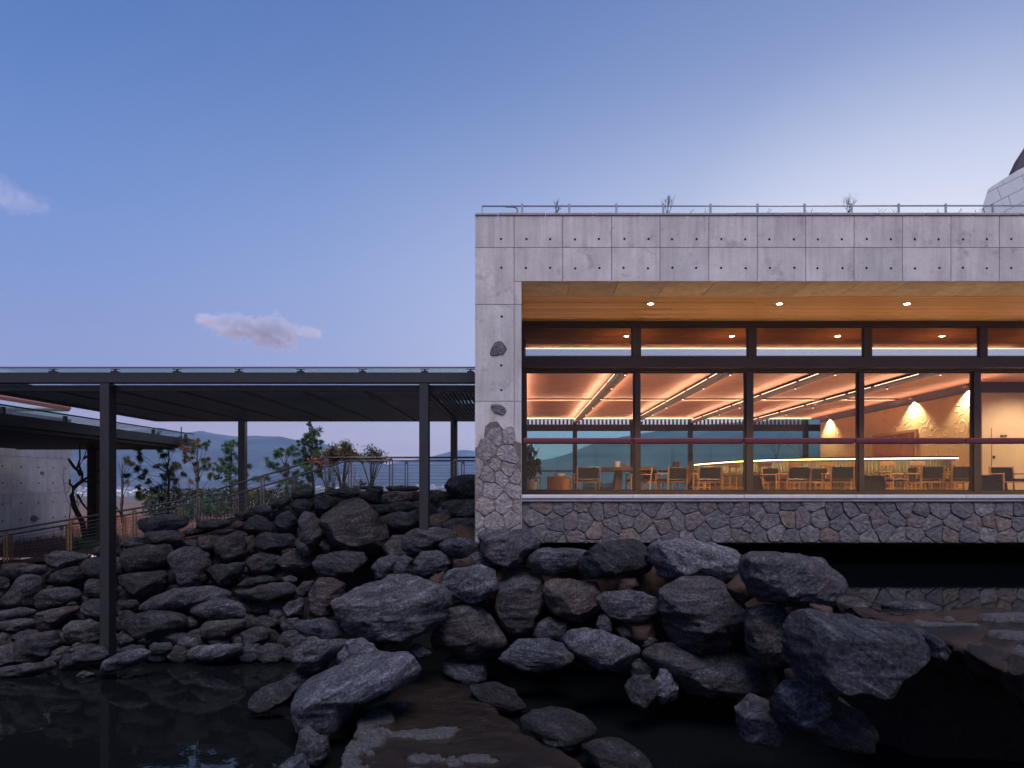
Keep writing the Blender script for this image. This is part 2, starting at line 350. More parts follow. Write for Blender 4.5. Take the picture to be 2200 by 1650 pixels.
M = dict(
    concrete=m_concrete('board_formed_concrete'), concrete2=m_concrete('grey_wall_concrete', (.52, .50, .49)), cap=m_concrete('parapet_cap_concrete', (.30, .28, .28)),
    soffit=m_concrete('soffit_concrete', (.42, .36, .30)),
    steel=m_plain('dark_painted_steel', (.013, .013, .016), .5, .0, .2, 5, .05),
    frame=m_plain('dark_bronze_aluminium', (.022, .016, .020), .42, .1, .2, 5, .03),
    rail=m_plain('maroon_painted_metal', (.12, .028, .036), .32, .35, .12, 4, .03),
    salmon=m_plain('salmon_painted_metal', (.62, .22, .16), .5, 0, .1), hole=m_plain('tie_hole_dark', (.10, .09, .095), .9),
    shoe=m_plain('pale_metal_trim', (.55, .53, .56), .4, .2, .08), galv=m_plain('galvanised_pipe', (.30, .31, .35), .4, .5, .15, 12, .05),
    inox=m_plain('brushed_grey_metal', (.16, .14, .14), .36, .7, .2, 18, .05), brass=m_plain('warm_brass_metal', (.33, .19, .09), .45, .5, .2),
    cable=m_plain('wire_cable', (.22, .21, .22), .4, .6, .1, 9, 0),
    plank=m_wood('soffit_plank_wood', (.27, .145, .050), (.45, .26, .10), 'x'), joint=m_plain('black_joint', (.02, .012, .008), .9),
    copper=m_plain('copper_brown_ceiling', (.44, .24, .17), .5, .0, .16, .6, .05), oak=m_wood('light_oak', (.42, .23, .09), (.62, .37, .17), 'z'),
    ply=m_wood('wood_drum', (.40, .19, .07), (.56, .29, .12), 'z'), walnut=m_wood('dark_walnut', (.075, .042, .025), (.13, .075, .045), 'x'),
    leather=m_plain('black_leather', (.012, .013, .013), .5, 0, .2, 12, .2, .006), cushion=m_plain('brown_cushion', (.20, .12, .08), .85),
    seat=m_plain('ochre_seat', (.30, .26, .08), .7), barfront=m_wood('fluted_bar_front', (.10, .075, .05), (.19, .15, .11), 'z', .6),
    plaster=m_scallop('scalloped_plaster'), cream=m_plain('cream_wall_paint', (.55, .42, .31), .8, 0, .06, 2, .05), curtain=m_plain('rose_curtain', (.50, .27, .20), .85, 0, .1, 3),
    floor=m_wood('interior_floor', (.46, .34, .24), (.62, .48, .35), 'x'), band=m_plain('violet_grey_band', (.055, .042, .065), .6, 0, .15, 2),
    glass=m_glass('window_glass', (.95, .95, .95), .9, .012), tglass=m_glass('clerestory_glass', (.76, .76, .80), .9, .03), rglass=m_glass('teal_rear_glass', (.66, .90, .90), .7, .02),
    bglass=m_glass('balustrade_glass', (.93, .93, .85), .8, .008), canopyglass=m_glass('canopy_glass', (.93, .985, .97), .5, .03, (.5, .62, .60, .05)),
    water=m_water('black_pond_water'), water2=m_water('upper_pond_water', (.002, .003, .004), .008),
    boulder=m_boulder('dark_boulder', (.99, .99, 1.08), .84), boulder_b=m_boulder('blue_grey_boulder', (.94, .99, 1.13), 1.12, .12), boulder_p=m_boulder('pale_boulder', (1.03, 1, 1.05), 2.5, .12),
    boulder_br=m_boulder('brown_boulder', (1.15, .96, .90), .85, .5), boulder_l=m_boulder('retaining_wall_stone', (1.0, .98, 1.06), .78, .34),
    mortar=m_stone('brown_mortar', [(0, (.055, .034, .027)), (.5, (.068, .042, .034))], .9, 9), darkfill=m_stone('dark_earth_and_shade_fill', [(0, (.018, .016, .016)), (.5, (.022, .02, .02))], .95, 9),
    clad=m_stone('rubble_cladding', [(0, (.17, .165, .172)), (.16, (.135, .135, .145)), (.30, (.19, .18, .182)), (.44, (.15, .148, .158)), (.62, (.175, .15, .15)), (.70, (.21, .205, .205)), (.84, (.195, .16, .135)), (.88, (.145, .15, .155)), (.96, (.22, .18, .155))]),
    slat=m_plain('sky_lit_slat_steel', (.050, .055, .062), .4, 0, .15, 5, 0), clad_l=m_stone('pale_rubble', [(0, (.33, .31, .31)), (.2, (.28, .265, .27)), (.4, (.36, .335, .33)), (.6, (.31, .28, .27)), (.8, (.34, .31, .285))]),  # slat steel made lighter in colour for sky light on its sides
    boulder_w=m_boulder('wet_boulder', (1, .97, 1.05), .40, .3), beam=m_plain('matt_black_beam', (.018, .014, .018), .95, 0, .2, 5, .05), mortar3=m_stone('pier_mortar', [(0, (.19, .165, .165)), (.5, (.19, .165, .165))], .95, 16, .5),
    mortar2=m_stone('cladding_mortar', [(0, (.15, .128, .13)), (.5, (.15, .128, .13))], .95, 16, .5),
    bark=m_plain('pine_bark', (.085, .055, .048), .9, 0, .4, 14, .6, .02), darkbark=m_plain('dark_bark', (.04, .032, .034), .9, 0, .3, 14, .5, .02), palebark=m_plain('pale_bark', (.20, .16, .15), .9, 0, .3, 14, .4, .01),
    lamp=m_emit('lamp_lens', (1, .80, .42), 120), led=m_emit('led_strip', (1, .70, .48), 2.2), led2=m_emit('bar_led_strip', (1, .80, .45), 8), lamp2=m_emit('spot_lens', (1, .85, .65), 6),
    panelwhite=m_plain('pale_metal_cladding', (.42, .47, .50), .5, .1, .06, 3, .03), town=m_plain('town_wall', (.60, .58, .62), .8, 0, .3, .05, 0), redlamp=m_emit('red_lamp', (1, .05, .05), 4),
    paper=m_plain('white_paper', (.75, .68, .6), .8, 0, .1), pot=m_plain('cream_pot', (.55, .45, .36), .6, 0, .08), redfruit=m_plain('red_contents', (.6, .15, .08), .6),
)
# ================================================================ the setting: valley, mountains, ponds, banks
W1, W2 = -1.75, -4.12
def interp(x, xs, ys): return np.interp(x, xs, ys)

def terrain():
    # one sheet: terrace behind the walls, falling away to the valley floor and on to the horizon
    ys = np.concatenate([np.linspace(21.9, 44, 34), np.array([50, 60, 75, 95, 130, 180, 260, 400, 700, 1200, 2200, 4000, 8000, 12400])])
    us = np.linspace(-1, 1, 121)
    V_ = []; 
    for y in ys:
        half = 42 + (y-21.9)*1.6
        for u in us:
            x = u*half
            zt = interp(x, [-30, -14, -9, -6, -2, 30], [-2.6, -2.3, -1.5, -.75, -.7, -1.6])
            z60 = interp(x, [-60, -23, -18, 60], [-1.7, -1.75, -3.6, -4.0]); z = interp(y, [21.9, 44, 60, 95, 180, 400, 12400], [zt, interp(x, [-40, -18, -13, 60], [zt+.25, zt+.3, zt-.3, zt-.35]), z60, -9, -16, -25, -25.5])
            V_.append((x, y, z))
    V_ = np.array(V_); n = fbm(V_*np.array([.35, .35, 0])+3, 5, 4)
    V_[:, 2] += n*np.where(V_[:, 1] < 60, .14, .8)
    nx = len(us); f = [(j*nx+i, j*nx+i+1, (j+1)*nx+i+1, (j+1)*nx+i) for j in range(len(ys)-1) for i in range(nx-1)]
    m, N, L, B = nodes('dry_reddish_ground'); v = coords(N, L, (1, 1, 1), False)
    n1 = noise(N, L, v, .9, 8, .7); n2 = noise(N, L, v, .004, 6, .65)
    r = ramp_(N, [(.3, (.085, .045, .035)), (.5, (.17, .075, .055)), (.7, (.23, .12, .085))]); L.new(n1.outputs[0], r.inputs[0])
    r2 = ramp_(N, [(.35, (.06, .055, .05)), (.65, (.14, .12, .11))]); L.new(n2.outputs[0], r2.inputs[0])
    sp = N.new('ShaderNodeSeparateXYZ'); L.new(v, sp.inputs[0]); g = ramp_(N, [(0, (0, 0, 0)), (1, (1, 1, 1))])
    q = mth(N, L, 'DIVIDE', sp.outputs[1], 120.0, True); L.new(q, g.inputs[0])
    L.new(mixc(N, L, g.outputs[0], r.outputs[0], r2.outputs[0]), B.inputs['Base Color']); B.inputs['Roughness'].default_value = .95
    bump(N, L, B, n1.outputs[0], .8, .05)
    o = link_mesh('ground', np_mesh('ground', V_, f, m, True), (0, 0, 0)); tag(o, kind='structure')
terrain()

def mountain(d0, pts, seed, c):
    xs = np.array([p[0] for p in pts], float); hs = np.array([p[1] for p in pts], float)
    na, nt = 260, 34; px = np.linspace(xs[0], xs[-1], na); t = np.linspace(0, 1.25, nt)
    A_, T_ = np.meshgrid(px, t)
    H = (VY-np.interp(A_, xs, hs))*d0/F
    Y = d0*(.62+.38*T_); X = (A_-VX)/F*Y
    prof = np.where(T_ <= 1, T_**1.25, 1-(T_-1)*2.5)
    p = np.stack([A_.ravel()*.012, T_.ravel()*2.2, np.zeros(A_.size)], 1)
    rid = fbm(p, seed, 5, True).reshape(A_.shape); fine = fbm(p*5, seed+9, 4).reshape(A_.shape)
    Z = -26+(H+26)*prof*(1+.20*rid*np.clip(1-T_, 0, 1)*2-0.02*(T_ > 1)) + fine*6*np.clip(T_, 0, 1)
    V_ = np.stack([X, Y, Z], -1).reshape(-1, 3)
    f = [(j*na+i, j*na+i+1, (j+1)*na+i+1, (j+1)*na+i) for j in range(nt-1) for i in range(na-1)]
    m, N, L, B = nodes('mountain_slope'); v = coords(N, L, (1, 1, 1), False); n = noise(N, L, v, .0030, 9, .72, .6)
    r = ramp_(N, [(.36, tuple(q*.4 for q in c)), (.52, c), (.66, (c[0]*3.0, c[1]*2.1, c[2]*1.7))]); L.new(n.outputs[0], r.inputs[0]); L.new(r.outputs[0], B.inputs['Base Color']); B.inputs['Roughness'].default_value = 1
    o = link_mesh('mountain_range', np_mesh('mountain_range', V_, f, m, True), (0, 0, 0)); tag(o, kind='structure')
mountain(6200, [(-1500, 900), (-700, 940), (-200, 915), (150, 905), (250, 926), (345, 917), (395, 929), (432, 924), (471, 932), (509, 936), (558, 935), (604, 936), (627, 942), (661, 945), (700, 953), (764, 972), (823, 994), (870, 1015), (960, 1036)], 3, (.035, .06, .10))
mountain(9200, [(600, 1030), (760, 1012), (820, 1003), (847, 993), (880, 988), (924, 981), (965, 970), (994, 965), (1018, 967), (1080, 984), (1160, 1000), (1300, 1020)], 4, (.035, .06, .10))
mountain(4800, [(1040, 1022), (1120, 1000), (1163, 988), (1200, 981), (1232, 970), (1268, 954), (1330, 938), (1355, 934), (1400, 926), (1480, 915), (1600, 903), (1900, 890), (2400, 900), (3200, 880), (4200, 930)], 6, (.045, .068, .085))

def haze():
    o = bx('haze', -13500, 13500, -60, 12700, -27.5, 640, None); o.data.materials.clear()
    m = bpy.data.materials.new('haze_air'); m.use_nodes = True; N = m.node_tree.nodes; N.clear()
    out = N.new('ShaderNodeOutputMaterial'); p = N.new('ShaderNodeVolumePrincipled'); p.inputs['Density'].default_value = HAZE
    p.inputs['Color'].default_value = (.60, .78, 1.0, 1); p.inputs['Anisotropy'].default_value = 0.5
    m.node_tree.links.new(p.outputs[0], out.inputs['Volume']); o.data.materials.append(m); tag(o, kind='stuff')
HAZE = 8.5e-5
haze()

# ---- town on the valley floor
def town():
    protos = []
    for k in range(4):
        mb = MB(); w, d_, h = [(16, 12, 7), (26, 14, 6), (11, 10, 10), (34, 18, 5)][k]
        mb.box(-w/2, w/2, -d_/2, d_/2, 0, h)
        mb.prism([(-w/2-.6, h), (w/2+.6, h), (0, h+3)], -d_/2-.5, d_/2+.5) if k % 2 == 0 else mb.box(-w/2-.5, w/2+.5, -d_/2-.5, d_/2+.5, h+.02, h+.7)
        for q in range(int(w//5)): mb.box(-w/2+1.6+q*5, -w/2+3.4+q*5, -d_/2-.15, -d_/2, h*.35, h*.65)
        protos.append(mb.build('town_house', M['town'], None, org=(0, 0, 0)))
    rnd = random.Random(5); first = set()
    spots = [(rnd.uniform(130, 330), rnd.uniform(1047, 1066)) for _ in range(120)]+[(rnd.uniform(640, 1010), rnd.uniform(1044.5, 1053)) for _ in range(60)]+[(rnd.uniform(330, 640), rnd.uniform(1044, 1049)) for _ in range(30)]+[(rnd.uniform(1190, 1500), rnd.uniform(1046, 1052)) for _ in range(20)]
    for i, (px, py) in enumerate(spots):
        k = rnd.randrange(4); d_ = 25.0*F/(py-VY); d_ = min(d_, 4200); p = P(px, py, d_)
        o = protos[k] if k not in first else protos[k].copy()
        if k in first: S.collection.objects.link(o)
        first.add(k); o.location = (p[0], p[1], -25.8); o.rotation_euler.z = rnd.uniform(-.6, .6)
        s_ = rnd.uniform(.7, 1.15)*max(1, d_/1900); o.scale = (s_, s_, s_*.9)
        tag(o, 'small pale house in the distant town '+('left of the hedge' if px < 330 else 'just above the hedge' if px < 640 else 'seen through the level cable railing' if px < 1100 else 'seen through the rear glass'), 'house', 'houses of the distant town')
town()

# ---- ponds and banks
def sheet(name, poly, z, mat):
    o = link_mesh(name, np_mesh(name, [(x, y, 0) for x, y in poly], [tuple(range(len(poly)))], mat), (0, 0, z)); return tag(o, kind='structure')
sheet('lower_pond_water', [(-40, -30), (40, -30), (40, 11), (14, 11), (6.8, 11.5), (5.6, 13.5), (3.8, 15.4), (-1, 17.0), (-3, 18), (-40, 18)], W2, M['water'])
sheet('upper_pond_water', [(-1.0, 15.0), (3.2, 13.3), (4.6, 11.6), (5.0, 9.7), (5.05, 9.1), (40, 8.9), (40, 26), (-1.0, 26)], W1, M['water2'])
def bank():
    # rough earth and mortar core behind the stacked stones on the left
    xs = np.linspace(-40, -.95, 150); prof = [(17.2, -4.9), (17.2, -4.0), (17.4, -3.0), (17.9, -2.2), (18.3, -1.3), (18.65, 0)]
    V_ = []
    for x in xs:
        top = interp(x, [-40, -14, -9.45, -5.6, -5.2, 0], [-3.0, -2.4, -1.62, -.46, -.36, -.32])
        for k, (y, z) in enumerate(prof): V_.append((x, y + (0 if x < -3 else (-.0)), top if k == 5 else min(z, top-.05*(5-k))))
        V_.append((x, 22.2, top)); V_.append((x, 22.3, top-2.2))
    V_ = np.array(V_); V_[:, 1] += fbm(V_*1.7, 31, 3)*.16*(V_[:, 1] < 18.4)
    k = len(prof)+2; f = [(i*k+j, (i+1)*k+j, (i+1)*k+j+1, i*k+j+1) for i in range(len(xs)-1) for j in range(k-1)]
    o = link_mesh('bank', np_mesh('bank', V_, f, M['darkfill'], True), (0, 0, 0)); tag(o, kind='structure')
    # the curved dam core between the upper and the lower pond
    line = [(-1.6, 16.6), (-1.2, 15.3), (0.4, 14.5), (1.8, 13.9), (3.2, 13.1), (4.2, 12.1), (4.85, 11.0), (5.2, 9.9), (5.9, 9.35), (7.5, 9.1), (11, 8.9), (18, 8.8), (40, 8.7)]
    pts = []
    for a, b in zip(line[:-1], line[1:]):
        for t in np.linspace(0, 1, 9)[:-1]: pts.append((a[0]+(b[0]-a[0])*t, a[1]+(b[1]-a[1])*t))
    V_ = []
    for (x, y) in pts:
        s_ = .55 if y > 9.5 else .3
        top = interp(y, [5, 9.2, 10.5, 13, 14.5, 16.6], [-1.98, -1.98, -1.72, -1.62, -1.62, -1.0])
        V_ += [(x+s_*.8, y+1.3, -4.8), (x+s_*.5, y+.7, -3.3), (x, y, -2.5), (x+.05, y+.08, top), (x+.5, y+.5, top-.02), (x+.7, y+.8, -2.6)]
    V_ = np.array(V_); V_[:, :2] += np.stack([fbm(V_*2.1, 41, 4), fbm(V_*2.1+9, 42, 4)], 1)*.22; V_[:, 2] += fbm(V_*2.6, 43, 3)*.07
    k = 6; f = [(i*k+j, (i+1)*k+j, (i+1)*k+j+1, i*k+j+1) for i in range(len(pts)-1) for j in range(k-1)]
    fc = [1 if (V_[q[0]][0] > 4.9 or j_ % (k-1) < 2) else 0 for j_, q in enumerate(f)]  # low and right-hand faces coloured near black as shade below the boulders
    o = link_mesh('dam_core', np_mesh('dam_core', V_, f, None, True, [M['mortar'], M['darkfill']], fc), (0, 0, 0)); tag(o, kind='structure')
bank()
# ramp and walkway deck between the two railings
mb = MB(); xs_ = [-40, -9.45, -5.39, -.95]; zt_ = [-6.55, -1.36, -.22, -.22]
for (a, za), (b, zb) in zip(list(zip(xs_, zt_))[:-1], list(zip(xs_, zt_))[1:]):
    mb.add([(a, 18.9, za), (b, 18.9, zb), (b, 21.8, zb), (a, 21.8, za), (a, 18.9, za-.14), (b, 18.9, zb-.14), (b, 21.8, zb-.14), (a, 21.8, za-.14)], [(0, 1, 2, 3), (4, 7, 6, 5), (0, 4, 5, 1), (3, 2, 6, 7)])
tag(mb.build('walkway', M['mortar']), kind='structure')

# ================================================================ the concrete pavilion
D0 = 14.67
def fx(px): return (px-VX)*D0/F
def fz(py): return (VY-py)*D0/F
B_ = thing('pavilion', (fx(1020), D0, fz(1168)), 'long concrete pavilion with lit glass front, timber soffit and rubble stone base', 'building')
def holed_panel(name, x0, x1, z0, z1, holes, parent, mat, axis='xz', y=D0, th=.045, r=.024, g=.006):
    """a formwork panel whose tie holes are real recesses; holes form rows or columns"""
    x0 += g; x1 -= g; z0 += g; z1 -= g
    hx = sorted({round(h[0], 3) for h in holes}); hz = sorted({round(h[1], 3) for h in holes})
    def cuts(a, b, hs, tol):
        hs2 = []
        for h in hs:
            if not hs2 or h-hs2[-1] > tol: hs2.append(h)
        return [a]+[(p+q)/2 for p, q in zip(hs2[:-1], hs2[1:])]+[b]
    cx, cz = cuts(x0, x1, hx, .12), cuts(z0, z1, hz, .12)
    v, f, mi = [], [], []
    def face(ids, m_=0): f.append(tuple(ids)); mi.append(m_)
    for a, b in zip(cx[:-1], cx[1:]):
        for c, d_ in zip(cz[:-1], cz[1:]):
            hh = [h for h in holes if a < h[0] < b and c < h[1] < d_]
            if not hh:
                n = len(v); v.extend([(a, 0, c), (b, 0, c), (b, 0, d_), (a, 0, d_)]); face((n, n+1, n+2, n+3)); continue
            hx_, hz_ = hh[0]; corners = [(a, c), (b, c), (b, d_), (a, d_)]; outer = []
            for i in range(4):
                p, q = corners[i], corners[(i+1) % 4]
                for t in (0, 1/3, 2/3): outer.append((p[0]+(q[0]-p[0])*t, p[1]+(q[1]-p[1])*t))
            n = len(v); k = len(outer)
            for (ox, oz) in outer: v.append((ox, 0, oz))
            for dep, rr in ((0, r*1.12), (.008, r), (.035, r*.8)):
                for (ox, oz) in outer:
                    an = math.atan2(oz-hz_, ox-hx_); v.append((hx_+rr*math.cos(an), dep, hz_+rr*math.sin(an)))
            for ring in range(3):
                for i in range(k):
                    j = (i+1) % k; face((n+ring*k+i, n+ring*k+j, n+(ring+1)*k+j, n+(ring+1)*k+i), 0 if ring < 1 else 1)
            face([n+3*k+i for i in range(k)], 1)
    n = len(v); v.extend([(x0, 0, z0), (x1, 0, z0), (x1, 0, z1), (x0, 0, z1), (x0, th, z0), (x1, th, z0), (x1, th, z1), (x0, th, z1)])
    for ids in ((0, 4, 5, 1), (1, 5, 6, 2), (2, 6, 7, 3), (3, 7, 4, 0)): face([n+i for i in ids])
    v = np.array(v); c = np.array([(x0+x1)/2, 0, z0]); v = v-c
    if axis == 'xz': loc = (c[0], y, c[2]); w = v
    else:                                  # panel in the plane x = y_, looking towards +x ; first coordinate runs along world y
        w = np.stack([-v[:, 1], v[:, 0], v[:, 2]], 1); loc = (y, c[0], c[2])
    me = np_mesh(name, w, f, mats=[mat, M['hole']], mi=mi)
    return link_mesh(name, me, loc, parent)
XR = 21.0
# core of the frame: beam, pier, base
bx('beam_core', fx(1020)+.01, XR, D0+.05, 15.83, fz(604.5)+.02, fz(464), M['cap'], B_)
bx('pier_core', fx(1020)+.01, fx(1120.5)-.01, D0+.05, 36.9, fz(1168)+.01, fz(604.5)+.015, M['concrete'], B_)
bx('base_core', fx(1121), XR, D0+.05, 15.3, fz(1168)+.01, fz(1071), M['mortar2'], B_)
cols = [1020, 1104.5, 1209, 1314, 1418, 1523, 1627, 1731, 1835, 1939, 2043, 2147]
while fx(cols[-1]) < XR-.5: cols.append(cols[-1]+104.3)
for i, (a, b) in enumerate(zip(cols[:-1], cols[1:])):
    hp = [1077] if i == 0 else [a+26.5, a+78.5]
    hs = [(fx(p+random.uniform(-1.2, 1.2)), fz(514+random.uniform(-.8, .8))) for p in hp]
    holed_panel('concrete_panel', fx(a), fx(b), fz(531.5), fz(463.5), hs, B_, M['concrete'])
    hs = [(fx(p+random.uniform(-1.2, 1.2)), fz(576+random.uniform(-.8, .8))) for p in hp]
    if i == 0: holed_panel('concrete_panel', fx(a), fx(b), fz(654), fz(531.5), hs, B_, M['concrete'])
    else: holed_panel('concrete_panel', fx(a), fx(b), fz(604.5), fz(531.5), hs, B_, M['concrete'])
holed_panel('concrete_panel', fx(1104.5), fx(1121), fz(654), fz(604.5), [], B_, M['concrete'])
holed_panel('concrete_panel', fx(1020), fx(1104.5), fz(862), fz(654), [(fx(1078), fz(680)), (fx(1077), fz(785)), (fx(1077), fz(838))], B_, M['concrete'])
holed_panel('concrete_panel', fx(1104.5), fx(1121), fz(862), fz(654), [], B_, M['concrete'])
holed_panel('concrete_panel', fx(1020), fx(1104.5), fz(1168), fz(862), [], B_, M['concrete'])
holed_panel('concrete_panel', fx(1104.5), fx(1121), fz(1168), fz(862), [], B_, M['concrete'])
# parapet caps
px_ = 1020
first = True
while fx(px_) < XR:
    w = 50 if first else 102; first = False
    mb = MB().box(fx(px_)+.006, fx(px_+w)-.006, D0-.02, D0+.42, fz(463.5), fz(457.5)+random.uniform(-.006, .008), b=.012)
    mb.build('parapet_cap', M['cap'], B_); px_ += w
# underside of the beam in concrete strips with joints
x = fx(1121)
for k in range(20):
    x2 = x+1.045; bx('soffit_panel', x+.006, min(x2, XR)-.006, D0+.012, 15.82, fz(604.5)-.03+.03, fz(604.5)+.018, M['soffit'], B_); x = x2
# timber boards of the soffit, outside and on inside the glass
zs = 350*18.24/F
bx('plank_backing', .08, XR, 15.83, 21.88, zs+.022, zs+.06, M['joint'], B_)
y = 15.83; n_ = 0
while y < 21.8:
    cut = random.uniform(2, 7); xx = .08
    while xx < XR:
        x2 = min(XR, xx+cut); cut = random.uniform(7, 12)
        dz = random.uniform(-.004, .003)
        MB().box(xx+.003, x2-.003, y+.005, y+.128, zs+dz, zs+.021, b=.004).build('plank', M['plank'], B_); xx = x2
    y += .133
bx('roof_slab', fx(1020)+.02, XR, 15.84, 21.9, zs+.065, 5.60, M['cap'], B_)
# rubble stone cladding: every stone its own piece
def clip(poly, a, b):                  # keep the half plane nearer to a than to b
    mx, my = (a[0]+b[0])/2, (a[1]+b[1])/2; nx, ny = b[0]-a[0], b[1]-a[1]; out = []
    for i in range(len(poly)):
        p, q = poly[i], poly[(i+1) % len(poly)]
        dp, dq = (p[0]-mx)*nx+(p[1]-my)*ny, (q[0]-mx)*nx+(q[1]-my)*ny
        if dp <= 0: out.append(p)
        if dp*dq < 0: t = dp/(dp-dq); out.append((p[0]+(q[0]-p[0])*t, p[1]+(q[1]-p[1])*t))
    return out
def stone_mesh(name, poly, y, parent, mat, th=.05, rnd=random, gap=.006, axis='xz'):
    n0 = len(poly); c = (sum(p[0] for p in poly)/n0, sum(p[1] for p in poly)/n0)
    pts = []
    for i in range(n0):                 # cut the corners a little, so stones read as broken, not drawn
        p, q = poly[i], poly[(i+1) % n0]; l = math.hypot(q[0]-p[0], q[1]-p[1])
        if l < .02: continue
        k = rnd.uniform(.12, .26)
        for t in (k, .5, 1-k): pts.append((p[0]+(q[0]-p[0])*t, p[1]+(q[1]-p[1])*t))
    pts2 = []
    for (x, z) in pts:
        dx, dz = x-c[0], z-c[1]; l = math.hypot(dx, dz)+1e-6; s_ = max(.3, (l-gap-rnd.uniform(-.006, .010))/l); pts2.append((c[0]+dx*s_, c[1]+dz*s_))
    n = len(pts2); v = []; lift = rnd.uniform(.6, 1.15)*th; tx, tz = rnd.uniform(-.05, .05), rnd.uniform(-.05, .05)
    for (s_, dep) in ((1.0, 0), (.985, -.55), (.93, -.9), (.55, -1.0)):
        for (x, z) in pts2:
            dx, dz = (x-c[0])*s_, (z-c[1])*s_
            v.append((dx, (dep*lift + (dx*tx+dz*tz if dep < -.5 else 0) + (rnd.uniform(-.007, .007) if dep < -.5 else 0)), dz))
    v.append((0, -lift*rnd.uniform(.95, 1.1), 0)); f = []
    for r_ in range(3):
        for i in range(n): j = (i+1) % n; f.append((r_*n+i, r_*n+j, (r_+1)*n+j, (r_+1)*n+i))
    for i in range(n): f.append((3*n+i, 3*n+(i+1) % n, 4*n))
    v = np.array(v)
    if axis == 'yz': v = np.stack([-v[:, 1], v[:, 0], v[:, 2]], 1)
    me = np_mesh(name, v, f, mat, False); loc = (c[0], y, c[1]) if axis == 'xz' else (y, c[0], c[1])
    return link_mesh(name, me, loc, parent)
def cladding():
    rnd = random.Random(11); seeds = []
    py = 1090-31*6
    row = 0
    for row, yy in enumerate([903, 934, 966, 998, 1029, 1059, 1090, 1121, 1152, 1183]):
        x = 1000+(row % 2)*19
        while x < (2470 if yy > 1060 else 1170):
            seeds.append((x+rnd.uniform(-13, 13), yy+rnd.uniform(-11, 11))); x += rnd.uniform(33, 47)
    for i, a in enumerate(seeds):
        if not (1010 < a[0] < 2440): continue
        if a[1] < 1070 and a[0] > 1125: continue
        lim = np.interp(a[0], [1020, 1038, 1042, 1052, 1068, 1085, 1105, 1121], [962, 955, 915, 905, 903, 925, 944, 950])
        if a[1] < lim: continue
        x1 = 1121 if a[1] < 1074 or a[0] < 1121 and a[1] < 1080 else 2450
        poly = [(1021, 1000), (x1, 1000), (x1, 1166.5), (1021, 1166.5)] if x1 == 2450 else [(1021, 880), (1119.5, 880), (1119.5, 1166.5), (1021, 1166.5)]
        if x1 == 2450: poly = [(1021, 1077.5), (2450, 1077.5), (2450, 1166.5), (1021, 1166.5)] if a[0] > 1121 else [(1021, 880), (1119.5, 880), (1119.5, 1166.5), (1021, 1166.5)]
        for j, b in enumerate(seeds):
            if i != j and abs(a[0]-b[0]) < 130 and abs(a[1]-b[1]) < 130:
                poly = clip(poly, a, b)
                if len(poly) < 3: break
        if len(poly) < 3: continue
        wp = [(fx(p[0]), fz(p[1])) for p in poly]
        ar = abs(sum(wp[k][0]*wp[(k+1) % len(wp)][1]-wp[(k+1) % len(wp)][0]*wp[k][1] for k in range(len(wp))))/2
        if ar < .012: continue
        stone_mesh('stone', wp, D0+.046 if a[0] > 1121 else D0+.006, B_, M['clad'] if a[0] > 1121 else M['clad_l'], .030 if a[0] > 1121 else .026, rnd)
    for ring in ([(1050, 765), (1058, 738), (1070, 731), (1080, 734), (1091, 748), (1084, 760), (1066, 765)], [(1052, 868), (1078, 868), (1090, 880), (1084, 893), (1060, 888)]):
        stone_mesh('stone', [(fx(a), fz(b)) for a, b in ring], D0+.006, B_, M['clad'], .03, rnd)
MB().prism([(fx(a), fz(b)) for a, b in [(1021,962),(1038,956),(1042,917),(1052,907),(1068,905),(1085,927),(1105,946),(1119.5,952),(1119.5,1167),(1021,1167)]], D0-.004, D0+.02).build('mortar_bed', M['mortar3'], B_)
cladding()
# floor slabs, and foundation walls added to darken the cavity
bx('floor', .05, XR+2, 18.72, 37.4, -.62, -.33, M['floor'], B_); bx('terrace_floor', .05, XR+2, 15.31, 18.46, -.62, -.345, M['shoe'], B_)
bx('sill', fx(1121), XR, D0-.005, 15.30, fz(1077), fz(1071)-.002, M['cap'], B_)
x = fx(1121)
for p in [1359.5, 1598, 1838, 2075, 2313, 2551]:
    bx('sill_trim', x+.004, fx(p)-.004, D0-.03, D0+.10, fz(1070.5), fz(1063), M['shoe'], B_, b=.006); x = fx(p)
bx('under_floor', -.9, XR+2, 15.31, 37.4, -1.27, -.63, M['mortar2'], B_)
bx('foundation_light_block', -.9, XR+2, 24.5, 25.0, -5, -1.28, M['mortar2'], B_); bx('foundation_light_block', XR+1.6, XR+2, 15.4, 24.49, -5, -1.28, M['mortar2'], B_)  # back wall closes the dark cavity; unseen side wall added to block sky light
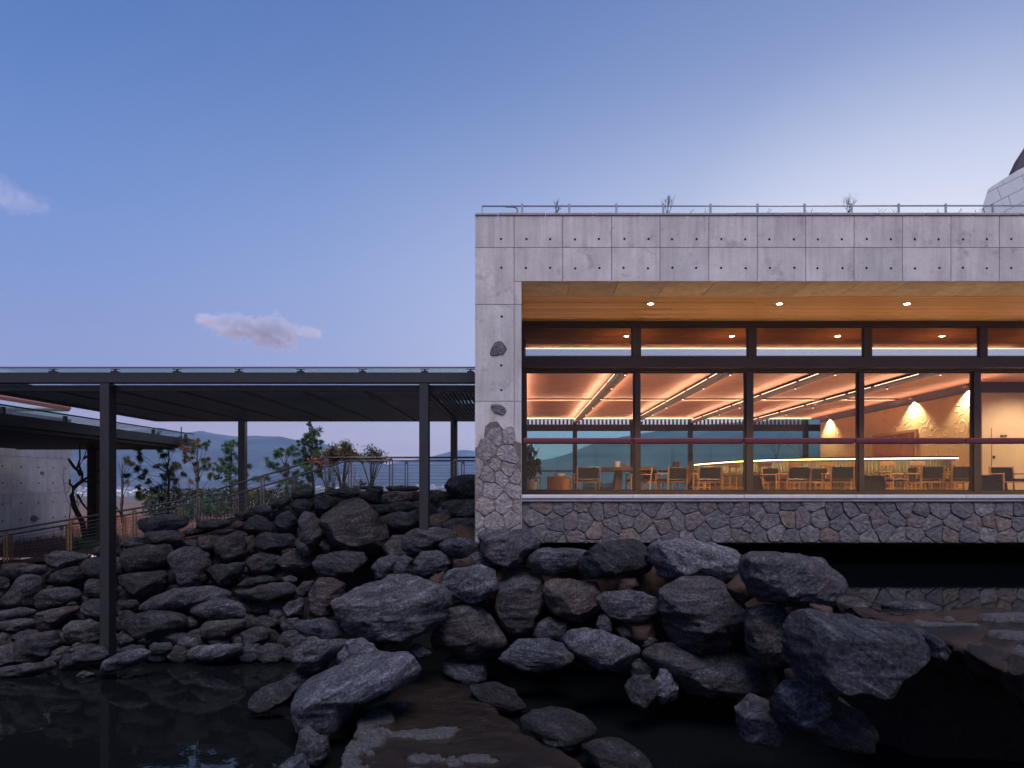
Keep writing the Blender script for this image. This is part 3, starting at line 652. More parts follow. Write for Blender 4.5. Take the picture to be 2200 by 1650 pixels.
# ---- glazing
D1 = 18.24; D2 = 18.55
def wx(px, d_): return (px-VX)*d_/F
def wz(py, d_): return (VY-py)*d_/F
mod = [3.17+3.09*k for k in range(0, 6)]
bx('window_head', .09, XR, D1-.03, D1+.12, wz(702, D1), zs-.004, M['frame'], B_)
bx('window_transom', .09, XR, D1-.06, D1+.20, wz(790, D1), wz(769, D1), M['frame'], B_)
bx('window_header', .09, XR, D1+.21, D2+.12, wz(798.5, D2), wz(789, D2), M['frame'], B_)
bx('window_sill', .06, XR, D2-.085, D2+.14, -.34, wz(1056, D2), M['frame'], B_)
left = .19
bx('mullion', .09, left, D1, D1+.1, wz(769, D1), wz(702, D1), M['frame'], B_)
bx('mullion', .09, .23, D2-.06, D2+.12, wz(1056, D2), wz(798.5, D2), M['frame'], B_)
prev = left
for k, xm in enumerate(mod+[XR]):
    if k < len(mod): bx('mullion', xm-.105, xm+.105, D1-.02, D1+.1, wz(769, D1)+.001, wz(702, D1)-.001, M['frame'], B_, b=.006)
    wd = MB()
    a, b, z0, z1 = prev, xm-.105, wz(769, D1), wz(702, D1)
    for q in ((a, b, z0, z0+.035), (a, b, z1-.035, z1), (a, a+.03, z0+.035, z1-.035), (b-.03, b, z0+.035, z1-.035)): wd.box(q[0]+.002, q[1]-.002, D1+.01, D1+.06, q[2]+.002, q[3]-.002)
    w_ = wd.build('window', M['frame'], B_)
    bx('pane', a+.03, b-.03, D1+.03, D1+.042, z0+.035, z1-.035, M['tglass'], w_)
    prev = xm+.105
lm = [wx(1370, D2), wx(1608.5, D2), wx(1850, D2), wx(2096, D2)]+[wx(2096, D2)+3.09*k for k in range(1, 4)]
prev = .23
for k, xm in enumerate(lm):
    if xm < XR: bx('mullion', xm-.085, xm+.055+(.05 if k % 2 else 0), D2-.07, D2+.13, wz(1056, D2)+.001, wz(798.5, D2)-.001, M['frame'], B_, b=.006)
    a, b, z0, z1 = prev, xm-.085, wz(1056, D2), wz(798.5, D2); wd = MB()
    for q in ((a, b, z0, z0+.05), (a, b, z1-.045, z1), (a, a+.03, z0+.05, z1-.045), (b-.045, b, z0+.05, z1-.045)): wd.box(q[0]+.002, q[1]-.002, D2, D2+.06, q[2]+.002, q[3]-.002)
    w_ = wd.build('window', M['frame'], B_)
    bx('pane', a+.03, b-.045, D2+.03, D2+.042, z0+.05, z1-.045, M['glass'], w_)
    prev = xm+.055+(.05 if k % 2 else 0)
# ---- lower ceiling of the room, its beams and cove lights
HC = 3.5; DR = 36.7
bx('ceiling', .05, XR+2, 18.86, DR+.3, HC, HC+.05, M['copper'], B_)
bx('clerestory_pane', .1, XR, 21.91, 21.93, HC+.05, zs+.06, M['glass'], B_)
bmx = [3.15+3.11*k for k in range(4)]
for x_ in bmx:
    bm_ = bx('ceiling_beam', x_-.16, x_+.16, 18.95, DR-.1, HC-.22, HC-.10, M['beam'], B_, b=.01)
    bx('beam_web', x_-.03, x_+.03, 18.96, DR-.11, HC-.10, HC-.001, M['beam'], B_)
    for sgn in (-1,):
        yy = 19.1
        while yy < 35.5:
            l = random.choice((2.6, 1.6, 3.2)); bx('light_strip', x_+sgn*.175-.007, x_+sgn*.175+.007, yy, min(yy+l, 36), HC-.13, HC-.115, M['led'], bm_); yy += l+.25
    for q in range(6):
        yy = 20.2+q*2.9; MB().lathe([(.001, .0), (.04, 0), (.04, .05), (.02, .07), (.001, .07)], (x_+.03, yy, HC-.275), 14).build('spotlight_can', M['steel'], bm_)
        MB().lathe([(.001, 0), (.026, 0), (.026, .004), (.001, .004)], (x_+.03, yy, HC-.283), 12).build('lens', M['lamp2'], bm_)
for (yy, w) in ((28.2, .03), (18.9, .03), (36.3, .03)):
    bx('light_strip', .1, 15.6, yy-w/2, yy+w/2, HC-.03, HC-.004, M['led'], B_)
bx('cross_channel', .1, 15.6, 27.9, 28.0, HC-.05, HC-.003, M['joint'], B_)
bx('light_strip', .1, XR, 21.80, 21.84, zs-.03, zs-.006, M['led'], B_)
# rear glazing
bx('rear_beam', .05, XR+2, DR-.05, DR+.15, wz(926, DR), wz(912, DR), M['steel'], B_)
bx('rear_sill', .05, XR+2, DR-.05, DR+.15, -.33, -.28, M['steel'], B_)
for k in range(6):
    x_ = 3.08+3.1*k; bx('rear_mullion', x_-.11, x_+.11, DR-.12, DR+.12, -.28, HC-.001, M['steel'], B_)
    bx('pane', x_-3.1+.11 if k else .06, x_-.11, DR, DR+.012, -.28, wz(926, DR), M['rglass'], B_)
mb = MB(); x_ = .1
while x_ < 15.6: mb.box(x_, x_+.10, DR-.1, DR-.06, wz(912, DR)+.002, wz(901, DR)); x_ += .21
mb.build('ventilation_grille', M['steel'], B_)['kind'] = 'stuff'
# side wall of the core block and the wall facing the terrace
XW = 15.7
bx('side_wall', XW, XW+.25, 23.5, 35.4, -.33, 3.18, M['plaster'], B_)
bx('wall_band', XW-.02, XW+.25, 23.5, 35.4, 3.185, HC-.002, M['band'], B_)
bx('front_wall', XW+.255, XR+2, 23.45, 23.7, -.33, 3.14, M['cream'], B_); bx('wall_band', XW+.255, XR+2, 23.4, 23.7, 3.145, HC-.002, M['band'], B_)
bx('rear_wall', XW+.26, XR+2, 35.2, 35.4, -.33, HC-.01, M['cream'], B_)
bx('room_end_wall', XR+1.8, XR+2, 18.7, 37, -.33, HC-.01, M['cream'], B_)
bx('inner_wall_lining', .052, .09, 18.75, 36.6, -.33, HC-.01, M['walnut'], B_)
# rose curtained opening in the side wall and flush door in the front wall
cu = MB(); k = 0
yy = 26.9
while yy < 29.9: cu.box(XW-.05-.02*(k % 2), XW-.012, yy, yy+.08, -.3, 2.05); yy += .083; k += 1
cu.build('curtain', M['curtain'], B_)
MB().box(XW-.09, XW-.004, 26.75, 30.05, 2.06, 2.16).box(XW-.09, XW-.004, 26.75, 26.87, -.3, 2.058).box(XW-.09, XW-.004, 29.93, 30.05, -.3, 2.058).build('curtain_frame', M['cream'], B_)
dr_ = bx('door', wx(2132, 23.4), wx(2185, 23.4), 23.425, 23.447, -.32, wz(918, 23.4), M['cream'], B_, b=.006)
MB().box(wx(2134, 23.4), wx(2138, 23.4), 23.40, 23.424, wz(985, 23.4), wz(979, 23.4)).build('door_handle', M['steel'], dr_)
for q in (2151, 2156, 2161): MB().lathe([(.001, 0), (.03, 0), (.03, .05), (.001, .05)], (wx(q+.6, 23.4), 23.405, wz(938, 23.4)), 10).build('wall_knob', M['steel'], B_)
# recessed downlights: three outside, four behind the clerestory
def downlight(px, py, par):
    d_ = zs*F/(VY-py); x_ = wx(px, d_)
    t_ = MB(); t_.lathe([(.062, -.006), (.095, -.006), (.095, .0), (.062, .0)], (x_, d_, zs-.006), 20); o = t_.build('downlight', M['brass'], par)
    MB().lathe([(.001, 0), (.061, 0), (.061, .004), (.001, .004)], (x_, d_, zs-.013), 16).build('lens', M['lamp'], o)
    return x_, d_
def lamp(kind, loc, energy, col, size=.1, rot=None, size_y=None, spot=None, blend=.5, spread=None):
    l = bpy.data.lights.new('lamp', kind); l.energy = energy; l.color = col
    if kind == 'AREA':
        l.shape = 'RECTANGLE' if size_y else 'DISK'; l.size = size
        if size_y: l.size_y = size_y
        if spread: l.spread = spread
    elif kind == 'SPOT': l.spot_size = spot; l.spot_blend = blend; l.shadow_soft_size = size
    else: l.shadow_soft_size = size
    o = bpy.data.objects.new('lamp', l); S.collection.objects.link(o); o.location = loc
    if rot: o.rotation_euler = rot
    return o
EXT = 1.0
for q in (1398, 1674, 1949, 2222, 2496):
    x_, d_ = downlight(q, 652, B_)
    lamp('SPOT', (x_, d_, zs-.03), 2100*EXT, (1, .63, .20), .04, (R(7), 0, 0), spot=R(66), blend=.6)
for q in (1346, 1572.5, 1800, 2025, 2252):
    x_, d_ = downlight(q, 721.5, B_)
    lamp('SPOT', (x_, d_, zs-.03), 200*EXT, (1, .60, .26), .04, (0, 0, 0), spot=R(120), blend=.8)
# cove light: long thin lamps where the strips run, turned up and outwards
CO = (1, .55, .34)
for x_ in bmx:
    for sgn in (-1, 1): lamp('AREA', (x_+sgn*.27, 27.6, HC-.34), 105, CO, .10, (R(180), 0, 0), 17.0)
lamp('AREA', (.25, 27.6, HC-.34), 105, CO, .10, (R(180), 0, 0), 17.0)
lamp('AREA', (15.3, 27.6, HC-.34), 85, CO, .10, (R(180), 0, 0), 17.0)
for yy, e in ((28.25, 260), (36.2, 230), (19.1, 330)):
    lamp('AREA', (7.8, yy, HC-.22), e*.7, CO, 15.4, (R(180), 0, 0), .05)
lamp('AREA', (8.0, 21.7, HC+.5), 160, CO, 15.4, (R(180-30), 0, 0), .05)
# track spots shining down
for x_ in bmx:
    for q in (0, 2, 4): lamp('SPOT', (x_+.03, 20.2+q*2.9, HC-.36), 620, (1, .62, .34), .04, (R(8), 0, 0), spot=R(95), blend=.7)
# wall washers along the side wall
for yy in (34.3, 27.0, 23.75):
    wf = MB().box(XW-.20, XW-.10, yy-.08, yy+.08, 3.35, 3.42); wf.build('wall_washer', M['brass'], B_)
    lamp('SPOT', (XW-.16, yy, 3.30), 420, (1, .68, .32), .03, (0, R(-12), 0), spot=R(120), blend=.5)
for x_ in (17, 19.5): lamp('SPOT', (x_, 21.5, HC-.3), 420, (1, .74, .46), .05, (R(25), 0, 0), spot=R(120), blend=.7)

# ---- glass guardrail of the terrace, with its maroon rail
G_ = thing('glass_balustrade', (fx(1121), D0+.06, fz(1063)), 'frameless glass terrace balustrade with thick maroon handrail in front of the lit room', 'balustrade')
x = fx(1122)
for p in [1359.5, 1598, 1838, 2075, 2313, 2551]:
    a, b = x, min(fx(p), XR)
    MB().box(a+.004, b-.004, D0+.0, D0+.12, fz(953.5), fz(940.5), b=.03).build('handrail', M['rail'], G_)
    MB().box(a+.006, b-.006, D0+.052, D0+.068, fz(1063)+.001, fz(953.5)-.001).build('glass_panel', M['bglass'], G_)
    x = b
    if x >= XR: break
# ---- roof railing: thin galvanised pipe on posts
Q_ = thing('roof_railing', (fx(1035), D0+.25, fz(457)), 'thin galvanised pipe railing along the edge of the flat concrete roof', 'railing')
dy = D0+.25; rx = lambda p: wx(p, dy); rz = lambda p: wz(p, dy)
MB().tube([(rx(1036), dy, rz(443)), (rx(2700), dy, rz(441.5))], .018, 8).build('rail', M['galv'], Q_, True)
MB().tube([(rx(1036), dy, rz(443)), (rx(1036), dy, rz(457))], .010, 6).build('chain', M['galv'], Q_)
MB().tube([(rx(1085), dy+.03, rz(443)), (rx(1106), dy+.03, rz(444)), (rx(1111), dy+.03, rz(447)), (rx(1112), dy+.03, rz(458))], .016, 8).build('bent_end', M['galv'], Q_, True)
p = 1122
while p < 2700:
    MB().box(rx(p)-.022, rx(p)+.022, dy-.03, dy-.01+.01, rz(458.5), rz(438), b=.006).build('post', M['galv'], Q_); p += 101
# ---- pale faceted building on the right, beyond the roof
def pale():
    d0, d1 = 26.0, 38.0
    t = thing('angular_building', P(2300, 470, 30), 'pale metal clad building with slanted faceted gable rising beyond the flat roof', 'building')
    front = [(2104, 470), (2124, 406), (2130, 401), (2186, 366), (2260, 330), (2420, 330), (2420, 470)]
    w = [((a-VX)*d0/F, (VY-b)*d0/F) for a, b in front]
    nw = len(w); MB().add([(x, d0+.03, z) for x, z in w]+[(x+12, d1, z) for x, z in w], [tuple(range(nw)), tuple(range(2*nw-1, nw-1, -1))]+[(i, i+nw, (i+1) % nw+nw, (i+1) % nw) for i in range(nw)]).build('wall', M['panelwhite'], t)
    # cladding panels: slanting courses, each lapping proud of the wall behind
    def inside(poly, lo, hi, a, b):
        pp = poly
        for (nx, nz, c, sgn) in ((-.5, 1, lo, 1), (-.5, 1, hi, -1), (1, .35, a, 1), (1, .35, b, -1)):
            out = []
            for i in range(len(pp)):
                p, q = pp[i], pp[(i+1) % len(pp)]; fp = sgn*(p[0]*nx+p[1]*nz-c); fq = sgn*(q[0]*nx+q[1]*nz-c)
                if fp >= 0: out.append(p)
                if fp*fq < 0: t_ = fp/(fp-fq); out.append((p[0]+(q[0]-p[0])*t_, p[1]+(q[1]-p[1])*t_))
            pp = out
            if len(pp) < 3: return None
        return pp
    vals = [-.5*x+z for x, z in w]; v0 = min(vals); va = [x+.35*z for x, z in w]; a0 = min(va)
    for i in range(14):
        for j in range(7):
            pp = inside(w, v0+i*.52+.01, v0+(i+1)*.52-.01, a0+j*1.1+.01+(i % 2)*.3, a0+(j+1)*1.1-.01+(i % 2)*.3)
            if pp and len(pp) > 2: MB().prism(pp, d0, d0+.028).build('panel', M['panelwhite'], t)
    gl = [((a-VX)*d0/F, (VY-b)*d0/F) for a, b in [(2187, 364), (2200, 336), (2230, 290), (2400, 290), (2400, 329)]]
    MB().prism(gl, d0+.2, d0+.5).build('glazed_ridge', M['band'], t)
pale()
# ================================================================ covered walkway
def pergola():
    X0, X1, Y0, Y1 = -12.35, -.94, 15.5, 23.2; zb = 2.13
    T = thing('covered_walkway', (-6.6, 19.3, -.25), 'dark steel walkway canopy with slatted underside and flat glass roof on slim posts', 'pergola')
    st = M['steel']
    MB().box(X0, X1, Y0-.1, Y0+.1, 2.285, 2.52, b=.008).build('front_beam', st, T)
    MB().box(X0, X1, Y1-.1, Y1+.1, zb, 2.52, b=.008).build('rear_beam', st, T)
    MB().box(X0, X0+.12, Y0+.11, Y1-.11, zb, 2.50, b=.006).build('end_beam', st, T)
    MB().box(X0+.13, X1, Y0+.11, Y0+.19, zb-.01, 2.262, b=.005).build('edge_channel', st, T)
    for yy in (18.2, 20.9): MB().box(X0+.13, X1, yy-.05, yy+.05, 2.24, 2.46).build('cross_beam', st, T)
    xk = [-2.11-1.405*k for k in range(8)]
    for x in xk: MB().box(x-.055, x+.055, Y0+.2, Y1-.11, zb-.02, 2.235, b=.005).build('rib', st, T)
    me = None; x = X0+.2; k = 0
    while x < X1-.03:
        if min(abs(x-q) for q in xk) > .075:
            if me is None:
                o = MB().box(x-.011, x+.011, Y0+.2, Y1-.11, zb, 2.23).build('slat', M['slat'], T); me = o.data
            else: link_mesh('slat', me, (x, (Y0+.2+Y1-.11)/2, zb), T)
        x += .1
    for x in xk+[-.95-.12]:
        for yy in (Y0, 19.3, Y1): MB().box(x-.07, x+.07, yy-.06, yy+.08, 2.521, 2.56).box(x-.02, x+.02, yy-.02, yy+.02, 2.56, 2.60).box(x-.10, x+.10, yy-.015, yy+.015, 2.60, 2.612).build('bracket', st, T)
    xe = [-.96]+xk+[xk[-1]-1.405]
    for a, b in zip(xe[1:], xe[:-1]): MB().box(a+.008, b-.008, 15.38, 19.4, 2.613, 2.631).build('glass_panel', M['canopyglass'], T); MB().box(a+.008, b-.008, 19.42, 23.5, 2.613, 2.631).build('glass_panel', M['canopyglass'], T)
    MB().box(X0-.02, X1, 15.355, 15.377, 2.605, 2.64).build('edge_trim', M['inox'], T)
    for (px, y0, zz) in ((229, 15.5, -3.95), (911.5, 15.5, -1.05)):
        x = (px-VX)*y0/F
        po = MB().box(x-.105, x+.105, y0-.09, y0+.21, zz, 2.284, b=.008).build('post', st, T)
    for (px, zz) in ((521, -1.4), (975, -.3)):
        x = (px-VX)*Y1/F
        MB().box(x-.10, x+.10, Y1-.14, Y1+.16, zz, zb-.001, b=.008).build('post', st, T)
        MB().box(x+.101, x+.118, Y1-.10, Y1+.12, zz, zb-.001).build('post_trim', M['inox'], T)
pergola()
def canopy2():
    X0, X1, Y0, Y1 = -19.7, -13.2, 13.0, 27.0
    T = thing('lower_canopy', (-16.4, 20, -2.3), 'lower dark steel canopy stepping down to the left with slats and glass on top', 'pergola'); st = M['steel']
    MB().box(X1-.1, X1, Y0, Y1+.9, 1.52, 1.82, b=.006).build('side_beam', st, T)
    MB().box(X1-.34, X1-.14, Y0, Y1, 1.42, 1.60, b=.006).build('side_channel', st, T)
    MB().box(X0, X1-.36, Y1-.2, Y1, 1.36, 1.60, b=.006).build('rear_beam', st, T)
    MB().box(X0, X1-.11, Y1+.1, Y1+.25, 1.60, 1.80, b=.006).build('rear_beam', st, T)
    me = None; x = X0+.05
    while x < X1-.4:
        if me is None: o = MB().box(x-.02, x+.02, Y0, Y1-.21, 1.38, 1.46).build('slat', st, T); me = o.data
        else: link_mesh('slat', me, (x, (Y0+Y1-.21)/2, 1.38), T)
        x += .12
    MB().box(X0, X1-.36, Y0, Y1-.22, 1.475, 1.50).build('soffit_board', st, T)
    for k in range(6):
        y0 = Y0+k*2.42; MB().box(X0, X1+.12, y0+.01, y0+2.41, 2.0, 2.02).build('glass_panel', M['canopyglass'], T)
        MB().box(X1-.09, X1-.01, y0+2.1, y0+2.2, 1.821, 1.99).build('bracket', st, T)
    MB().box(X1+.121, X1+.14, Y0, Y1+.6, 1.99, 2.03).build('edge_trim', st, T)
    x = (203-VX)*26.9/F
    MB().box(x-.11, x+.13, 26.6, 27.0, -2.6, 1.359, b=.008).build('post', st, T)
    MB().box(x+.131, x+.30, 26.75, 26.95, -2.6, 1.359).build('post_trim', M['inox'], T)
    MB().tube([(X1-.3, Y1+.4, 1.82), (X1-.3, Y1+.4, 2.30)], .02, 6).build('rain_head', st, T)
canopy2()
def left_building():
    XL = -20.0; T = thing('concrete_block', (XL-4, 24, -4), 'grey board formed concrete wall block at the left edge with salmon topped glass rail', 'building')
    bx('core', XL-8, XL-.05, 8, 30.6, -5, 2.9, M['concrete2'], T)
    ys = [30.6, 29.0, 27.0, 25.0, 23.0, 21.0]; zr = [-5, -3.3, -1.85, -.37, 1.1, 2.9]
    for b, a in zip(ys[:-1], ys[1:]):
        for z0, z1 in zip(zr[:-1], zr[1:]):
            hs = [(yy, zz) for yy in ((a+b)/2-(b-a)/4, (a+b)/2+(b-a)/4) for zz in ((z0+z1)/2-.33, (z0+z1)/2+.33)]
            holed_panel('concrete_panel', a, b, z0, z1, hs, T, M['concrete2'], 'yz', XL, r=.035)
    def pos(px, py): d_ = 20*F/(VX-px); return (d_, (VY-py)*d_/F)
    for (px, py, s_) in ((90, 1016, .16), (73, 1114, .30), (55, 1172, .34), (132, 1134, .2), (35, 1195, .4), (78, 1190, .36), (120, 1195, .25), (14, 1160, .2)):
        y, z = pos(px, py); rnd = random.Random(px); n = 7
        stone_mesh('stone', [(y+s_*rnd.uniform(.8, 1.2)*math.cos(6.283*k/n)*.8, z+s_*rnd.uniform(.7, 1.1)*math.sin(6.283*k/n)*.6) for k in range(n)], XL+.003, T, M['clad'], .03, rnd, axis='yz')
    G = thing('rooftop_balustrade', (XL+.02, 27, 2.9), 'glass balustrade with salmon handrail on top of the concrete block at left', 'balustrade')
    MB().tube([(XL+.1, 18, 3.36), (XL+.1, 30.25, 3.36)], .12, 10).build('handrail', M['salmon'], G, True)
    MB().tube([(XL+.1, 30.25, 3.30), (XL-6, 30.25, 3.30)], .085, 10).build('handrail', M['frame'], G, True)
    for a in range(6): MB().box(XL+.09, XL+.105, 18.1+a*2.02, 20.1+a*2.02, 2.9, 3.25).build('glass_panel', M['canopyglass'], G)
    MB().box(XL-6, XL+.08, 30.24, 30.255, 2.9, 3.38).build('glass_panel', M['canopyglass'], G)
left_building()

# ================================================================ cable railings of the ramp
def railing(d_, brk, lab, flat, warm):
    kx = -5.39; k2 = -9.45
    def top(x):
        return np.interp(x, [-22, k2, kx, 0], [.74-.30*(kx-k2)-.17*(22+k2), .74-.30*(kx-k2), .74, .74])
    T = thing('cable_railing', (-6, d_, -.22), lab, 'railing', 'cable railings of the ramp')
    xs = [-.96]+[kx, k2, -21.9]
    mb = MB(); mb.tube([(x, d_, top(x)) for x in xs], .026, 8); mb.build('top_rail', M['inox'], T, True)
    for k in range(9):
        o = .13+k*.095; MB().tube([(x, d_, top(x)-o) for x in xs], .0042, 4, False).build('cable', M['cable'], T)
    x = -1.74 if flat else -1.75
    px0 = 978 if flat else 994.6
    x = (px0-VX)*d_/F; i = 0
    while x > -21.5:
        t_ = float(top(x)); w = M['brass'] if x < k2+.3 else M['inox']
        MB().box(x-.055, x-.025, d_-.02, d_+.02, t_-1.0, t_-.05).box(x+.025, x+.055, d_-.02, d_+.02, t_-1.0, t_-.05).box(x-.03, x+.03, d_-.012, d_+.012, t_-.10, t_-.02).build('post', w, T)
        x -= 1.787; i += 1
railing(19.0, 0, 'nearer cable railing along the ramp, the higher rail line above the stone wall', True, True)
railing(21.6, 0, 'farther cable railing along the ramp, the lower rail line behind the other', False, True)

# ================================================================ boulders and stones
def ico(sub):
    bm = bmesh.new(); bmesh.ops.create_icosphere(bm, subdivisions=sub, radius=1.0)
    v = np.array([p.co[:] for p in bm.verts]); f = np.array([[q.index for q in t.verts] for t in bm.faces]); bm.free(); return v, f
ICO = {3: ico(3), 4: ico(4), 5: ico(5), 6: ico(6)}
GROW = 1.05
OFF = {'A': (0, 1120, 3.9286), 'B': (240, 1020, 3.9286), 'Z': (520, 720, 3.9286), 'C': (700, 1100, 3.9286), 'D': (1200, 1120, 3.9286), 'E': (1640, 1120, 3.9286), 'F': (500, 1300, 4.4), 'G': (900, 1300, 3.667), 'P': (0, 0, 1)}
def rock(name, crop, d_, pts, mat, seed, sub=5, thick=.8, parent=None, flat=.0, rough=1.0, chops=9):
    ox, oy, s_ = OFF[crop]; pts = [(ox+a/s_, oy+b/s_) for a, b in pts]
    pcx = sum(p[0] for p in pts)/len(pts); pcy = sum(p[1] for p in pts)/len(pts); pts = [(pcx+(a-pcx)*GROW, pcy+(b-pcy)*GROW) for a, b in pts]
    W = np.array([((a-VX)*d_/F, (VY-b)*d_/F) for a, b in pts])
    # area centroid
    x, z = W[:, 0], W[:, 1]; x2, z2 = np.roll(x, -1), np.roll(z, -1); cr = x*z2-x2*z; A = cr.sum()/2
    c = np.array([((x+x2)*cr).sum()/(6*A), ((z+z2)*cr).sum()/(6*A)]); Q = W-c
    # radius of the outline by angle
    na = 180; ang = np.linspace(-math.pi, math.pi, na, endpoint=False); rad = np.zeros(na)
    for i, a in enumerate(ang):
        dx, dz = math.cos(a), math.sin(a); best = 0
        for k in range(len(Q)):
            p, q = Q[k], Q[(k+1) % len(Q)]; e = q-p; den = dx*e[1]-dz*e[0]
            if abs(den) < 1e-9: continue
            t = (p[0]*e[1]-p[1]*e[0])/den; u = (p[0]*dz-p[1]*dx)/den
            if t > 0 and -.001 <= u <= 1.001: best = max(best, t)
        rad[i] = best if best > 0 else .1
    ker = np.array([.25, .5, .25])
    for _ in range(3): rad = np.convolve(np.r_[rad[-1], rad, rad[0]], ker, 'valid')
    v, f = ICO[sub]; u = v.copy(); rs = np.random.default_rng(seed)
    w_, h_ = np.ptp(W[:, 0]), np.ptp(W[:, 1]); size = math.sqrt(w_*h_)
    # break off flat faces
    for k in range(chops):
        n = rs.normal(size=3); n[1] = -abs(n[1])*1.0 if k % 4 else abs(n[1])
        n[2] *= .8; n /= np.linalg.norm(n)
        if abs(n[1]) < .30: n[1] = -.45; n /= np.linalg.norm(n)
        cc = rs.uniform(.62, .90); dd = u@n-cc; u = u-np.outer(np.clip(dd, 0, None), n)*.92
    if flat:                            # a slab top that tilts a little towards the viewer
        n = np.array([rs.uniform(-.1, .1), -.35, 1.0]); n /= np.linalg.norm(n); dd = u@n-flat; u = u-np.outer(np.clip(dd, 0, None), n)*.9
    rho = np.hypot(u[:, 0], u[:, 2]); th = np.arctan2(u[:, 2], u[:, 0]); nb = 36; bi = ((th+math.pi)/(2*math.pi)*nb).astype(int) % nb; mxr = np.array([rho[bi == q].max() if (bi == q).any() else 1.0 for q in range(nb)]); bc = (np.arange(-1, nb+1)+.5)/nb*2*math.pi-math.pi; rho = rho/np.interp(th, bc, np.r_[mxr[-1], mxr, mxr[0]]); rr = np.interp(th, np.r_[ang, math.pi], np.r_[rad, rad[0]])
    rho2 = np.clip(rho, 0, 1)**.86; ty = thick*min(size*.62, .5*max(min(w_, h_)*1.25, .25))
    X = rho2*rr*np.cos(th); Z = rho2*rr*np.sin(th); Y = np.sign(u[:, 1])*np.abs(u[:, 1])**.85*ty
    p = np.stack([X, Y, Z], 1); dirn = p/(np.linalg.norm(p, axis=1)[:, None]+1e-6)
    q = p/size+seed*3.17
    n1 = fbm(q*1.6, seed, 3); n2 = fbm(q*np.array([2.2, 2.2, 5.5]), seed+5, 5, True); n3 = fbm(q*9, seed+11, 3)
    disp = size*rough*(.06*n1+.055*(n2-.2)+.016*n3)
    p = p+dirn*disp[:, None]*1.0
    me = np_mesh(name, p, f, mat, True)
    return link_mesh(name, me, (c[0], d_, c[1]), parent)

# ---- the retaining wall on the left: one wall, every stone a part
WALL = thing('dry_stone_wall', P(450, 1430, 15.6), 'tall retaining wall of stacked dark boulders rising from the black pond to the ramp', 'stone wall')
def dl(y): return float(np.interp(y, [1050, 1100, 1200, 1300, 1360, 1400, 1440], [18.2, 18.0, 17.5, 17.0, 16.4, 15.5, 14.6]))
AW = [
 [(0,365),(180,358),(370,375),(378,420),(330,460),(150,475),(0,455)], [(380,300),(450,258),(600,262),(750,285),(755,310),(640,345),(560,390),(440,402),(385,370)],
 [(750,270),(800,225),(900,195),(1010,225),(1040,270),(1000,295),(850,300)], [(400,460),(470,420),(620,385),(690,395),(700,470),(680,520),(560,540),(450,552),(405,510)],
 [(690,370),(740,320),(850,305),(1000,310),(1035,360),(1030,440),(900,480),(760,465),(700,420)], [(55,620),(90,560),(220,455),(280,460),(325,510),(325,620),(300,720),(170,730),(60,700)],
 [(300,640),(400,580),(560,560),(660,570),(690,620),(650,665),(540,700),(400,740),(330,720)], [(700,520),(740,485),(860,485),(960,520),(970,600),(880,640),(760,625),(700,580)],
 [(-80,500),(0,470),(55,500),(60,560),(30,610),(-60,620)], [(-60,600),(40,610),(40,680),(0,720),(-60,710)], [(-80,760),(160,730),(280,750),(270,790),(150,830),(-60,850)],
 [(-60,860),(180,825),(320,840),(270,890),(150,925),(-60,925)], [(340,770),(500,735),(640,720),(650,750),(540,830),(460,930),(380,935),(345,850)],
 [(690,700),(760,665),(850,665),(960,700),(950,790),(850,820),(750,810),(690,760)], [(520,900),(600,850),(750,830),(860,850),(870,1000),(800,1050),(620,1050),(530,980)],
 [(90,1020),(200,970),(340,950),(450,935),(480,1040),(440,1130),(280,1185),(110,1180)], [(-70,960),(30,980),(60,1050),(40,1080),(-60,1090)], [(88,970),(180,925),(270,930),(340,950),(200,1000),(100,1010)],
 [(480,1190),(560,1130),(700,1080),(840,1060),(900,1130),(870,1170),(700,1190),(540,1240)], [(-60,1250),(200,1215),(420,1180),(480,1210),(400,1250),(200,1300),(-40,1320)],
 [(830,1230),(880,1170),(1050,1100),(1200,1070),(1255,1110),(1230,1180),(1060,1240),(880,1290),(830,1270)], [(1240,1060),(1300,1025),(1420,1030),(1450,1080),(1380,1120),(1270,1120)],
 [(565,1080),(640,1060),(760,1055),(700,1100),(580,1110)], [(370,1170),(430,1140),(510,1140),(500,1190),(400,1200)], [(640,1300),(700,1260),(790,1290),(740,1330),(660,1325)],
 [(-80,1120),(60,1110),(120,1190),(60,1220),(-60,1210)], [(560,690),(620,670),(650,700),(610,725),(570,720)], [(1000,1000),(1060,960),(1120,1010),(1060,1060),(1010,1050)]]
